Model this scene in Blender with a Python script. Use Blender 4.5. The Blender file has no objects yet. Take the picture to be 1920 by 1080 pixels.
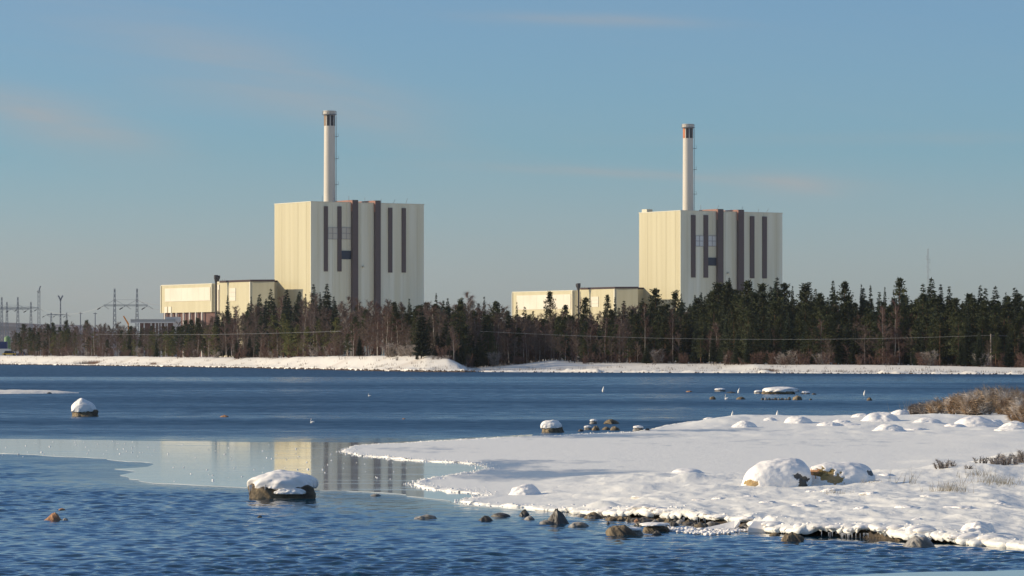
import bpy, math, random
import numpy as np
from mathutils import Vector, Matrix

# ------------------------------------------------------------------ camera, world, sun, exposure
F, CX, YH, CH = 7000.0, 960.0, 668.0, 2.8        # focal length, centre, horizon in photo pixels; eye height in m
scn = bpy.context.scene
C = scn.collection
cam = bpy.data.cameras.new('camera')
cam.sensor_width = 36.0
cam.lens = 36.0 * F / 1920.0
cam.shift_y = (YH - 540.0) / 1920.0
cam.clip_start = 1.0
cam.clip_end = 30000.0
camo = bpy.data.objects.new('camera', cam)
C.objects.link(camo)
camo.location = (0, 0, CH)
camo.rotation_euler = (math.radians(90), 0, 0)
scn.camera = camo

SUN_EL, SUN_ROT = 19.0, -88.0                     # rotation is clockwise from +Y
world = bpy.data.worlds.new('World')
scn.world = world
world.use_nodes = True
wt = world.node_tree
for n in list(wt.nodes): wt.nodes.remove(n)
def wn(t, **k):
    n = wt.nodes.new(t)
    for a, v in k.items(): setattr(n, a, v)
    return n
def wl(a, b): wt.links.new(a, b)
def wmath(op, a, b=None, clamp=False):
    n = wn('ShaderNodeMath', operation=op); n.use_clamp = clamp
    for i, v in enumerate((a, b)):
        if v is None: continue
        if isinstance(v, (int, float)): n.inputs[i].default_value = v
        else: wl(v, n.inputs[i])
    return n.outputs[0]
sky = wn('ShaderNodeTexSky', sky_type='NISHITA')
sky.sun_disc = False
sky.sun_elevation = math.radians(SUN_EL)
sky.sun_rotation = math.radians(SUN_ROT)
sky.altitude = 0
sky.air_density = 1.0
sky.dust_density = 0.6
sky.ozone_density = 2.5
tc = wn('ShaderNodeTexCoord')
sep = wn('ShaderNodeSeparateXYZ'); wl(tc.outputs['Generated'], sep.inputs[0])
el = wmath('MAXIMUM', sep.outputs[2], 0.0)
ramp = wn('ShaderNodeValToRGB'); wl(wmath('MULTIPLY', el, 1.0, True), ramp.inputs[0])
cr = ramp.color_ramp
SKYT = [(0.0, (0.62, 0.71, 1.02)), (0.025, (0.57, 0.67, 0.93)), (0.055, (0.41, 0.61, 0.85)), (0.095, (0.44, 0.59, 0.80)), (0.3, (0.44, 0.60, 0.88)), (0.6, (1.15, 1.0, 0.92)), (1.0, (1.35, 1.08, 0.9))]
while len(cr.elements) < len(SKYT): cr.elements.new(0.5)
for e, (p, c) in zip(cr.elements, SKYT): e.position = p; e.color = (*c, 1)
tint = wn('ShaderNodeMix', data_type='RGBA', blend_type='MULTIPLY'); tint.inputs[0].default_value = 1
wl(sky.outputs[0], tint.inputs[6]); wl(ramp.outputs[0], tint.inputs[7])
# thin cirrus wisps: soft streaks in azimuth/elevation
az = wmath('ARCTAN2', sep.outputs[0], sep.outputs[1])
cmb = wn('ShaderNodeCombineXYZ')
wl(wmath('MULTIPLY', az, 7.0), cmb.inputs[0])
wl(wmath('ADD', wmath('MULTIPLY', el, 55.0), wmath('MULTIPLY', az, 8.0)), cmb.inputs[1])
nz = wn('ShaderNodeTexNoise'); nz.inputs['Scale'].default_value = 1.3; nz.inputs['Detail'].default_value = 7; nz.inputs['Roughness'].default_value = 0.62
nz.inputs['Distortion'].default_value = 0.5
wl(cmb.outputs[0], nz.inputs['Vector'])
streak = wmath('MULTIPLY', wmath('SUBTRACT', nz.outputs[0], 0.42), 2.6, True)
def wisp(px, py, wx, wy, amp, tilt=0.0):
    a0 = (px - CX) / F; e0 = (YH - py) / F
    da = wmath('SUBTRACT', az, a0)
    de = wmath('SUBTRACT', wmath('SUBTRACT', el, e0), wmath('MULTIPLY', da, -tilt))
    q = wmath('ADD', wmath('POWER', wmath('ABSOLUTE', wmath('MULTIPLY', da, F / wx)), 2.0), wmath('POWER', wmath('ABSOLUTE', wmath('MULTIPLY', de, F / wy)), 2.0))
    return wmath('MULTIPLY', wmath('EXPONENT', wmath('MULTIPLY', q, -1.0)), amp)
tot = None
for w in [(1120, 40, 190, 11, .55, .03), (100, 228, 190, 45, .75, .25), (430, 130, 330, 80, .35, .25), (1480, 348, 110, 22, .85, .1), (1180, 326, 280, 9, .5, .05),
          (1650, 262, 420, 12, .22, 0), (640, 190, 220, 50, .3, .3), (250, 560, 700, 90, .25, 0)]:
    v = wisp(*w); tot = v if tot is None else wmath('ADD', tot, v)
cover = wmath('ADD', wmath('MULTIPLY', tot, wmath('ADD', wmath('MULTIPLY', streak, .95), .38)), wmath('MULTIPLY', streak, .05), True)
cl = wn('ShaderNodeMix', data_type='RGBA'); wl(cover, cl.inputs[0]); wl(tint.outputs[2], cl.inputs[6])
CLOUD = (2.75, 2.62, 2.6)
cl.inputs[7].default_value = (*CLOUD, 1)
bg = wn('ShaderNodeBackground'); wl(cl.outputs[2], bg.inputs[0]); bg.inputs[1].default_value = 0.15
wo = wn('ShaderNodeOutputWorld'); wl(bg.outputs[0], wo.inputs[0])

sl = bpy.data.lights.new('sun', 'SUN')
sl.energy = 4.75; sl.angle = math.radians(0.55); sl.color = (1.0, 0.85, 0.62)
so = bpy.data.objects.new('sun', sl); C.objects.link(so)
_e, _r = math.radians(SUN_EL), math.radians(SUN_ROT)
SDIR = Vector((math.sin(_r) * math.cos(_e), math.cos(_r) * math.cos(_e), math.sin(_e)))
so.rotation_euler = SDIR.to_track_quat('Z', 'Y').to_euler()
so.location = SDIR * 500
vs = scn.view_settings
vs.view_transform = 'Standard'; vs.look = 'None'; vs.exposure = 0.0; vs.gamma = 1.0; vs.use_curve_mapping = False

# ------------------------------------------------------------------ helpers
def tag(o, label=None, cat=None, group=None, kind=None):
    if label and len(label.split()) > 16: print('LONG', label)
    if label: o['label'] = label
    if cat: o['category'] = cat
    if group: o['group'] = group
    if kind: o['kind'] = kind
    return o
def mesh(name, V, Fc, mats=None, smooth=False):
    me = bpy.data.meshes.new(name)
    me.from_pydata([tuple(map(float, v)) for v in V] if not isinstance(V, np.ndarray) else V.tolist(), [], Fc if not isinstance(Fc, np.ndarray) else Fc.tolist())
    if mats is not None:
        for m in (mats if isinstance(mats, (list, tuple)) else [mats]): me.materials.append(m)
    if smooth: me.polygons.foreach_set('use_smooth', [True] * len(me.polygons))
    me.update()
    return me
def link(name, me, parent=None, loc=None):
    o = bpy.data.objects.new(name, me); C.objects.link(o)
    if parent is not None: o.parent = parent
    if loc is not None: o.location = loc
    return o
def empty(name, loc=(0, 0, 0), rz=0.0):
    o = bpy.data.objects.new(name, None); C.objects.link(o)
    o.location = loc; o.rotation_euler = (0, 0, rz); o.empty_display_size = 1
    return o
def copy_tree(o, kids, loc, rz=0.0, sc=(1, 1, 1)):
    c = o.copy(); C.objects.link(c); c.location = loc; c.rotation_euler = (0, 0, rz); c.scale = sc
    for k in kids:
        d = k.copy(); C.objects.link(d); d.parent = c
    return c
class MB:
    def __init__(s): s.v = []; s.f = []
    def box(s, x0, x1, y0, y1, z0, z1):
        b = len(s.v)
        s.v += [(x0, y0, z0), (x1, y0, z0), (x1, y1, z0), (x0, y1, z0), (x0, y0, z1), (x1, y0, z1), (x1, y1, z1), (x0, y1, z1)]
        s.f += [tuple(b + i for i in q) for q in ((0, 3, 2, 1), (4, 5, 6, 7), (0, 1, 5, 4), (1, 2, 6, 5), (2, 3, 7, 6), (3, 0, 4, 7))]
        return s
    def bar(s, a, b, r, r2=None, n=4):
        a = Vector(a); b = Vector(b); d = (b - a)
        if d.length < 1e-6: return s
        d.normalize(); up = Vector((0, 0, 1)) if abs(d.z) < .9 else Vector((1, 0, 0))
        p = d.cross(up).normalized(); q = d.cross(p); r2 = r if r2 is None else r2; k = len(s.v)
        for c, rr in ((a, r), (b, r2)):
            for i in range(n):
                t = 2 * math.pi * (i + .5) / n; s.v.append(tuple(c + p * (rr * math.cos(t)) + q * (rr * math.sin(t))))
        for i in range(n): s.f.append((k + i, k + (i + 1) % n, k + n + (i + 1) % n, k + n + i))
        s.f.append(tuple(k + i for i in range(n))[::-1]); s.f.append(tuple(k + n + i for i in range(n)))
        return s
    def prism(s, pts, z0, z1):
        k = len(s.v); n = len(pts)
        s.v += [(p[0], p[1], z0) for p in pts] + [(p[0], p[1], z1) for p in pts]
        for i in range(n): s.f.append((k + i, k + (i + 1) % n, k + n + (i + 1) % n, k + n + i))
        s.f.append(tuple(k + i for i in range(n))[::-1]); s.f.append(tuple(k + n + i for i in range(n)))
        return s
    def lathe(s, prof, n=24, cx=0, cy=0):
        k = len(s.v)
        for r, z in prof:
            for i in range(n):
                t = 2 * math.pi * i / n; s.v.append((cx + r * math.cos(t), cy + r * math.sin(t), z))
        for j in range(len(prof) - 1):
            for i in range(n):
                a = k + j * n + i; b = k + j * n + (i + 1) % n; s.f.append((a, b, b + n, a + n))
        return s
    def build(s, name, mat, parent=None, smooth=False, loc=None):
        return link(name, mesh(name, s.v, s.f, mat, smooth), parent, loc)

# value noise in numpy
def _h(ix, iy, seed):
    n = (ix.astype(np.int64) * 374761393 + iy.astype(np.int64) * 668265263 + seed * 1442695041) & 0xffffffff
    n = ((n ^ (n >> 13)) * 1274126177) & 0xffffffff
    return ((n ^ (n >> 16)) & 0xffff) / 65535.0
def vnoise(x, y, seed=0):
    x = np.asarray(x, float); y = np.asarray(y, float)
    ix = np.floor(x); iy = np.floor(y); fx = x - ix; fy = y - iy
    fx = fx * fx * fx * (fx * (fx * 6 - 15) + 10); fy = fy * fy * fy * (fy * (fy * 6 - 15) + 10)
    a = _h(ix, iy, seed); b = _h(ix + 1, iy, seed); c = _h(ix, iy + 1, seed); d = _h(ix + 1, iy + 1, seed)
    return (a + (b - a) * fx) * (1 - fy) + (c + (d - c) * fx) * fy
def fbm(x, y, seed=0, oct=4, gain=.5):
    s = 0; a = 1; t = 0
    for i in range(oct):
        s = s + a * vnoise(x * 2 ** i + i * 17.3, y * 2 ** i - i * 9.1, seed + i); t += a; a *= gain
    return s / t - .5
def smooth(t): t = np.clip(t, 0, 1); return t * t * (3 - 2 * t)
def interp(x, pts): return np.interp(x, [p[0] for p in pts], [p[1] for p in pts])
def dist_of(y, Z=0.0): return F * (CH - Z) / (y - YH)
def at(x, y, Z=0.0):
    D = dist_of(y, Z); return Vector(((x - CX) / F * D, D, Z))
def atD(x, D, Z=0.0): return Vector(((x - CX) / F * D, D, Z))
def zat(y, D): return CH + (YH - y) * D / F

# ------------------------------------------------------------------ materials
def mat(name, col, rough=.8, spec=.3, noise=None, bump=None, rnd=0.0, metal=0.0):
    """noise: (scale xyz, detail, colour2, contrast lo, hi); bump: (scale, strength, dist)"""
    m = bpy.data.materials.new(name); m.use_nodes = True; nt = m.node_tree; b = nt.nodes['Principled BSDF']
    b.inputs['Base Color'].default_value = (*col, 1); b.inputs['Roughness'].default_value = rough
    b.inputs['Specular IOR Level'].default_value = spec; b.inputs['Metallic'].default_value = metal
    tcn = nt.nodes.new('ShaderNodeTexCoord'); out = None
    if noise:
        mp = nt.nodes.new('ShaderNodeMapping'); mp.inputs['Scale'].default_value = noise[0]; nt.links.new(tcn.outputs['Object'], mp.inputs[0])
        n = nt.nodes.new('ShaderNodeTexNoise'); n.inputs['Scale'].default_value = 1; n.inputs['Detail'].default_value = noise[1]; nt.links.new(mp.outputs[0], n.inputs['Vector'])
        r = nt.nodes.new('ShaderNodeMapRange'); r.inputs[1].default_value = noise[3]; r.inputs[2].default_value = noise[4]; nt.links.new(n.outputs[0], r.inputs[0])
        mx = nt.nodes.new('ShaderNodeMix'); mx.data_type = 'RGBA'; mx.inputs[6].default_value = (*col, 1); mx.inputs[7].default_value = (*noise[2], 1)
        nt.links.new(r.outputs[0], mx.inputs[0]); out = mx.outputs[2]
    if rnd:
        oi = nt.nodes.new('ShaderNodeObjectInfo'); r = nt.nodes.new('ShaderNodeMapRange'); r.inputs[3].default_value = 1 - rnd; r.inputs[4].default_value = 1 + rnd
        nt.links.new(oi.outputs['Random'], r.inputs[0])
        mu = nt.nodes.new('ShaderNodeMix'); mu.data_type = 'RGBA'; mu.blend_type = 'MULTIPLY'; mu.inputs[0].default_value = 1
        if out: nt.links.new(out, mu.inputs[6])
        else: mu.inputs[6].default_value = (*col, 1)
        nt.links.new(r.outputs[0], mu.inputs[7]); out = mu.outputs[2]
    if out: nt.links.new(out, b.inputs['Base Color'])
    if bump:
        n = nt.nodes.new('ShaderNodeTexNoise'); n.inputs['Scale'].default_value = bump[0]; n.inputs['Detail'].default_value = 5; nt.links.new(tcn.outputs['Object'], n.inputs['Vector'])
        bp = nt.nodes.new('ShaderNodeBump'); bp.inputs['Strength'].default_value = bump[1]; bp.inputs['Distance'].default_value = bump[2]
        nt.links.new(n.outputs[0], bp.inputs['Height']); nt.links.new(bp.outputs[0], b.inputs['Normal'])
    return m
M = {}
M['snow'] = mat('snow', (.93, .88, .82), .55, .25, bump=(4.0, .35, .08))
M['snowfar'] = mat('snow_far', (.87, .81, .71), .7, .2, noise=((.02, .06, .1), 5, (.72, .64, .54), .56, .78), bump=(.8, .5, .3))
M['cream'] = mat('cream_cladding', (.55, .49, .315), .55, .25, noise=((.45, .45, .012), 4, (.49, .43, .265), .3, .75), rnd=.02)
M['creamshade'] = mat('shade_side_cladding', (.66, .60, .42), .6, .2, noise=((.35, .35, .015), 5, (.76, .72, .56), .4, .72), rnd=.03)  # copy of the cream paint, lightened to stand in for light on shaded walls
M['creamtrim'] = mat('cream_trim', (.62, .57, .42), .5, .3)
M['white'] = mat('white_panel', (.70, .64, .51), .5, .3, noise=((.1, .1, .1), 3, (.65, .58, .45), .4, .7))
M['brown'] = mat('brown_metal', (.10, .072, .062), .6, .3, noise=((.3, .3, .05), 3, (.09, .06, .058), .3, .7))
M['redbrown'] = mat('red_brown_metal', (.29, .135, .095), .6, .3)
M['orange'] = mat('orange_louvre', (.50, .15, .05), .6, .3)
M['tan'] = mat('tan_louvre', (.26, .16, .09), .6, .3)
M['darkroof'] = mat('dark_roof_edge', (.055, .035, .035), .7, .2)
M['black'] = mat('black_steel', (.03, .028, .032), .6, .3)
M['bluewin'] = mat('dark_blue_glazing', (.012, .022, .042), .35, .3)
M['greywin'] = mat('grey_glazing', (.54, .49, .39), .6, .1)
M['bluegrey'] = mat('blue_grey_glazing', (.62, .61, .56), .6, .1)
M['line'] = mat('glazing_bar', (.30, .27, .25), .6, .3)
M['brick'] = mat('red_brown_wall', (.16, .085, .07), .8, .2, noise=((.3, .3, .3), 3, (.11, .065, .06), .3, .7))
M['conc'] = mat('concrete', (.55, .52, .48), .8, .2)
M['chim'] = mat('chimney_paint', (.64, .58, .48), .5, .3, noise=((.6, .6, .03), 4, (.57, .51, .42), .35, .7))
M['roofgrey'] = mat('grey_roof', (.34, .33, .30), .7, .3)
M['steel'] = mat('galvanised_steel', (.16, .17, .19), .6, .3)
M['wire'] = mat('wire', (.30, .31, .30), .6, .3)
M['pylon'] = mat('grey_pylon_steel', (.22, .23, .24), .6, .3)  # steel lightened to put distance haze into the colour
M['wirepale'] = mat('pale_wire', (.5, .5, .46), .6, .3)  # paler than the other wire material, one even tone
M['crane'] = mat('orange_paint', (.75, .27, .04), .5, .3)
M['green'] = mat('green_paint', (.15, .25, .11), .6, .3, noise=((.4, .4, .1), 3, (.19, .29, .15), .3, .7))
M['blue'] = mat('blue_paint', (.03, .05, .14), .5, .3)
M['yellow'] = mat('yellow_paint', (.7, .45, .03), .5, .3)
M['whitep'] = mat('white_paint', (.8, .78, .74), .5, .3)
M['wood'] = mat('weathered_wood', (.33, .28, .22), .8, .2, noise=((2, 2, .5), 3, (.24, .2, .16), .3, .7))
M['spruce'] = mat('spruce_needles', (.030, .044, .026), .8, .15, noise=((.5, .5, .5), 2, (.052, .062, .032), .35, .7), rnd=.3)
M['pine'] = mat('pine_needles', (.046, .056, .026), .8, .15, noise=((.5, .5, .5), 2, (.078, .082, .034), .35, .7), rnd=.3)
M['ypine'] = mat('young_pine_needles', (.12, .125, .045), .8, .15, noise=((.9, .9, .9), 2, (.17, .165, .06), .35, .7), rnd=.25)
M['bark'] = mat('dark_bark', (.10, .07, .05), .9, .1, rnd=.2)
M['pinebark'] = mat('pine_bark', (.15, .088, .056), .9, .1, rnd=.2)
M['birchbark'] = mat('birch_bark', (.46, .41, .34), .8, .2, noise=((3, 3, 1.2), 3, (.15, .12, .10), .52, .66), rnd=.2)
M['twig'] = mat('birch_twigs', (.15, .092, .074), .9, .1, rnd=.25)
M['frost'] = mat('frosted_twigs', (.30, .25, .21), .9, .1, noise=((1, 1, 1), 3, (.40, .36, .33), .4, .65), rnd=.2)
M['dune'] = mat('brown_shrub_twigs', (.36, .25, .155), .9, .1, noise=((1.6, 1.6, 2.2), 4, (.66, .58, .49), .44, .62), rnd=.15)
M['grass'] = mat('dry_grass', (.55, .43, .27), .9, .1, rnd=.15)
M['reed'] = mat('reddish_reeds', (.42, .26, .17), .9, .1)
M['rock'] = mat('brown_rock', (.27, .205, .125), .8, .3, noise=((3, 3, 3), 6, (.11, .085, .06), .42, .64), bump=(9, .6, .05), rnd=.15)
M['rockdark'] = mat('wet_dark_rock', (.13, .11, .08), .45, .5, noise=((4, 4, 4), 6, (.05, .045, .04), .42, .62), bump=(9, .6, .05), rnd=.15)
M['rockor'] = mat('orange_rock', (.50, .26, .13), .75, .3, noise=((4, 4, 4), 6, (.33, .17, .09), .42, .62), bump=(9, .6, .05))
M['rocklich'] = mat('lichened_rock', (.44, .30, .15), .85, .2, noise=((4, 4, 4), 6, (.33, .24, .10), .42, .6), bump=(12, .7, .05))
M['rockgrey'] = mat('icy_grey_rock', (.36, .33, .29), .6, .4, noise=((4, 4, 4), 6, (.18, .16, .13), .45, .62), bump=(9, .6, .05), rnd=.15)
M['bank'] = mat('wet_soil_bank', (.05, .036, .024), .7, .3, noise=((3, 3, 6), 5, (.17, .12, .07), .52, .68), bump=(8, .8, .08))
M['swan'] = mat('white_feathers', (.86, .83, .76), .7, .2)
M['beak'] = mat('orange_beak', (.6, .22, .04), .5, .3)
M['seaweed'] = mat('brown_shore_stones', (.13, .085, .06), .8, .3, noise=((1, 1, 1), 3, (.2, .15, .11), .4, .7))
M['barebark'] = mat('grey_bark', (.20, .17, .15), .9, .1, rnd=.25)
M['baretwig'] = mat('grey_brown_twigs', (.17, .125, .10), .9, .1, rnd=.25)
M['floor'] = M['snowfar']
M['hill'] = mat('far_wooded_hill', (.13, .115, .11), .9, .1, noise=((.01, .01, .05), 5, (.30, .28, .28), .45, .7))

# ice: snow-dusted shelf material mixes bare grey ice by attribute
def shelf_mat():
    m = bpy.data.materials.new('snow_on_ice'); m.use_nodes = True; nt = m.node_tree; b = nt.nodes['Principled BSDF']; L = nt.links.new
    at_ = nt.nodes.new('ShaderNodeAttribute'); at_.attribute_name = 'bare'
    tcn = nt.nodes.new('ShaderNodeTexCoord')
    mp = nt.nodes.new('ShaderNodeMapping'); mp.inputs['Scale'].default_value = (1.2, .35, 1); L(tcn.outputs['Object'], mp.inputs[0])
    n = nt.nodes.new('ShaderNodeTexNoise'); n.inputs['Scale'].default_value = 1; n.inputs['Detail'].default_value = 9; n.inputs['Roughness'].default_value = .65; L(mp.outputs[0], n.inputs['Vector'])
    ad = nt.nodes.new('ShaderNodeMath'); ad.operation = 'MULTIPLY_ADD'; L(n.outputs[0], ad.inputs[0]); ad.inputs[1].default_value = 1.5; L(at_.outputs['Fac'], ad.inputs[2])
    r = nt.nodes.new('ShaderNodeMapRange'); r.inputs[1].default_value = .93; r.inputs[2].default_value = 1.38; L(ad.outputs[0], r.inputs[0])
    mx = nt.nodes.new('ShaderNodeMix'); mx.data_type = 'RGBA'; mx.inputs[6].default_value = (.93, .89, .80, 1); mx.inputs[7].default_value = (.33, .36, .38, 1); L(r.outputs[0], mx.inputs[0]); L(mx.outputs[2], b.inputs['Base Color'])
    rr = nt.nodes.new('ShaderNodeMapRange'); L(r.outputs[0], rr.inputs[0]); rr.inputs[3].default_value = .6; rr.inputs[4].default_value = .3; L(rr.outputs[0], b.inputs['Roughness'])
    b.inputs['Specular IOR Level'].default_value = .3
    n2 = nt.nodes.new('ShaderNodeTexNoise'); n2.inputs['Scale'].default_value = 2.2; n2.inputs['Detail'].default_value = 9; n2.inputs['Roughness'].default_value = .62; n2.inputs['Distortion'].default_value = .8
    mp2 = nt.nodes.new('ShaderNodeMapping'); mp2.inputs['Scale'].default_value = (2.2, 1.0, 1); mp2.inputs['Rotation'].default_value = (0, 0, .25); L(tcn.outputs['Object'], mp2.inputs[0]); L(mp2.outputs[0], n2.inputs['Vector'])
    bp = nt.nodes.new('ShaderNodeBump'); bp.inputs['Strength'].default_value = .4; bp.inputs['Distance'].default_value = .05; L(n2.outputs[0], bp.inputs['Height']); L(bp.outputs[0], b.inputs['Normal'])
    return m
M['shelf'] = shelf_mat()
def ice_mat():
    m = bpy.data.materials.new('thin_clear_ice'); m.use_nodes = True; nt = m.node_tree; b = nt.nodes['Principled BSDF']; L = nt.links.new
    b.inputs['Roughness'].default_value = .012; b.inputs['IOR'].default_value = 1.4
    tcn = nt.nodes.new('ShaderNodeTexCoord')
    mp = nt.nodes.new('ShaderNodeMapping'); mp.inputs['Scale'].default_value = (.25, .9, 1); L(tcn.outputs['Object'], mp.inputs[0])
    n = nt.nodes.new('ShaderNodeTexNoise'); n.inputs['Scale'].default_value = 1; n.inputs['Detail'].default_value = 6; L(mp.outputs[0], n.inputs['Vector'])
    r = nt.nodes.new('ShaderNodeMapRange'); r.inputs[1].default_value = .4; r.inputs[2].default_value = .7; L(n.outputs[0], r.inputs[0])
    mx = nt.nodes.new('ShaderNodeMix'); mx.data_type = 'RGBA'; mx.inputs[6].default_value = (.42, .47, .50, 1); mx.inputs[7].default_value = (.58, .62, .63, 1); L(r.outputs[0], mx.inputs[0]); L(mx.outputs[2], b.inputs['Base Color'])
    r2 = nt.nodes.new('ShaderNodeMapRange'); r2.inputs[1].default_value = .5; r2.inputs[2].default_value = .75; r2.inputs[3].default_value = .05; r2.inputs[4].default_value = .12; L(n.outputs[0], r2.inputs[0]); L(r2.outputs[0], b.inputs['Roughness'])
    return m
M['ice'] = ice_mat()
def water_mat():
    m = bpy.data.materials.new('sea_water'); m.use_nodes = True; nt = m.node_tree; b = nt.nodes['Principled BSDF']; L = nt.links.new
    b.inputs['Base Color'].default_value = (.002, .034, .070, 1); b.inputs['IOR'].default_value = 1.333
    tcn = nt.nodes.new('ShaderNodeTexCoord')
    sp = nt.nodes.new('ShaderNodeSeparateXYZ'); L(tcn.outputs['Object'], sp.inputs[0])
    def mth(op, a, bb=None, c=False):
        n = nt.nodes.new('ShaderNodeMath'); n.operation = op; n.use_clamp = c
        for i, v in enumerate((a, bb)):
            if v is None: continue
            if isinstance(v, (int, float)): n.inputs[i].default_value = v
            else: L(v, n.inputs[i])
        return n.outputs[0]
    lg = mth('LOGARITHM', mth('MAXIMUM', sp.outputs[1], 5.0), 2.0)       # wind lanes narrow towards the shore
    cm = nt.nodes.new('ShaderNodeCombineXYZ'); L(mth('MULTIPLY', sp.outputs[0], .012), cm.inputs[0]); L(mth('MULTIPLY', lg, 3.4), cm.inputs[1])
    n = nt.nodes.new('ShaderNodeTexNoise'); n.inputs['Scale'].default_value = 1; n.inputs['Detail'].default_value = 6; n.inputs['Roughness'].default_value = .6; L(cm.outputs[0], n.inputs['Vector'])
    ruf = nt.nodes.new('ShaderNodeMapRange'); ruf.inputs[1].default_value = .36; ruf.inputs[2].default_value = .6; L(n.outputs[0], ruf.inputs[0])
    cm2 = nt.nodes.new('ShaderNodeCombineXYZ'); L(mth('MULTIPLY', sp.outputs[0], .8), cm2.inputs[0]); L(mth('MULTIPLY', lg, 95.0), cm2.inputs[1])
    n4 = nt.nodes.new('ShaderNodeTexNoise'); n4.inputs['Scale'].default_value = 1; n4.inputs['Detail'].default_value = 5; n4.inputs['Roughness'].default_value = .7; L(cm2.outputs[0], n4.inputs['Vector'])
    fine = mth('MULTIPLY', mth('SUBTRACT', n4.outputs[0], .5), .75)
    sh = nt.nodes.new('ShaderNodeMapRange'); sh.interpolation_type = 'SMOOTHSTEP'; sh.inputs[1].default_value = 490; sh.inputs[2].default_value = 560; L(sp.outputs[1], sh.inputs[0])
    lane = mth('MULTIPLY', mth('EXPONENT', mth('MULTIPLY', mth('POWER', mth('ABSOLUTE', mth('DIVIDE', mth('SUBTRACT', sp.outputs[1], 440.0), 45.0)), 2.0), -1.0)), -.5)
    rufs = mth('ADD', mth('ADD', ruf.outputs[0], lane), mth('MULTIPLY', sh.outputs[0], .9), True)
    far = nt.nodes.new('ShaderNodeMapRange'); far.inputs[1].default_value = 70; far.inputs[2].default_value = 160; L(sp.outputs[1], far.inputs[0])
    ro = mth('ADD', mth('MAXIMUM', mth('ADD', mth('MULTIPLY', rufs, .24), fine), -.12), .20)
    near = mth('ADD', mth('MULTIPLY', ruf.outputs[0], .05), .06)
    mxr = nt.nodes.new('ShaderNodeMix'); L(far.outputs[0], mxr.inputs[0]); L(near, mxr.inputs[2]); L(ro, mxr.inputs[3]); L(mxr.outputs[0], b.inputs['Roughness'])
    mp = nt.nodes.new('ShaderNodeMapping'); mp.inputs['Scale'].default_value = (1.6, .8, 1); L(tcn.outputs['Object'], mp.inputs[0])
    n2 = nt.nodes.new('ShaderNodeTexNoise'); n2.inputs['Scale'].default_value = 1.5; n2.inputs['Detail'].default_value = 4; L(mp.outputs[0], n2.inputs['Vector'])
    bp = nt.nodes.new('ShaderNodeBump'); bp.inputs['Distance'].default_value = .12; L(mth('MULTIPLY', ruf.outputs[0], .5), bp.inputs['Strength']); L(n2.outputs[0], bp.inputs['Height']); L(bp.outputs[0], b.inputs['Normal'])
    return m
M['water'] = water_mat()

# ------------------------------------------------------------------ plan polygons (photo pixels on the water plane)
def poly_w(pts): return np.array([list(at(x, y))[:2] for x, y in pts])
SHELF = [(640, 846), (668, 838), (700, 835), (760, 832), (850, 827), (950, 822), (1050, 818), (1120, 814), (1190, 811), (1222, 806), (1240, 801), (1290, 792), (1400, 786), (1520, 783), (1640, 778), (1720, 768), (1850, 758), (2100, 750), (2700, 745),
         (2900, 1000), (2700, 1090), (2300, 1060), (2050, 1040), (1925, 1030), (1860, 1024), (1780, 1020), (1700, 1016), (1600, 1009), (1500, 1005), (1440, 998), (1410, 990), (1350, 984), (1290, 979), (1200, 973), (1130, 968), (1080, 963), (1030, 958), (950, 952), (890, 948), (862, 943), (880, 937), (915, 931), (890, 926),
         (840, 922), (790, 915), (772, 911), (790, 903), (830, 896), (880, 889), (915, 881), (905, 874), (860, 869), (800, 866), (740, 861), (690, 857), (660, 853)]
ICE = [(-900, 818), (0, 823), (200, 826), (420, 829), (560, 829), (640, 830), (720, 830), (1000, 815), (1000, 960), (870, 948), (800, 936), (720, 927), (640, 923), (540, 921), (470, 918), (400, 914), (330, 911), (280, 907), (240, 899), (225, 892), (250, 884), (215, 880), (262, 876), (278, 871), (240, 866), (180, 861), (90, 856), (0, 852), (-300, 842), (-900, 836)]
ICE2 = [(1500, 1092), (1560, 1083), (1640, 1078), (1740, 1074), (1850, 1073), (1925, 1070), (2100, 1066), (2150, 1100), (1800, 1120)]
PS, PI_, PI2 = poly_w(SHELF), poly_w(ICE), poly_w(ICE2)
def sdist(X, Y, P):
    """signed distance to polygon, positive inside"""
    d = np.full(X.shape, 1e9); ins = np.zeros(X.shape, bool); n = len(P)
    for i in range(n):
        ax, ay = P[i]; bx, by = P[(i + 1) % n]; ex, ey = bx - ax, by - ay
        t = np.clip(((X - ax) * ex + (Y - ay) * ey) / (ex * ex + ey * ey), 0, 1)
        d = np.minimum(d, np.hypot(X - ax - t * ex, Y - ay - t * ey))
        c = ((ay > Y) != (by > Y)) & (X < (bx - ax) * (Y - ay) / (by - ay + 1e-12) + ax)
        ins ^= c
    return np.where(ins, d, -d)
def fan(xs, ys):
    D = F * CH / (ys - YH); XX = ((xs[None, :] - CX) / F) * D[:, None]; YY = np.repeat(D[:, None], len(xs), 1)
    return XX, YY
def grid_faces(nr, nc, keep=None):
    i = np.arange(nr - 1)[:, None] * nc + np.arange(nc - 1)[None, :]
    f = np.stack([i, i + 1, i + nc + 1, i + nc], -1)       # rows run away from the camera
    if keep is not None: f = f[keep]
    return f.reshape(-1, 4)

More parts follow.
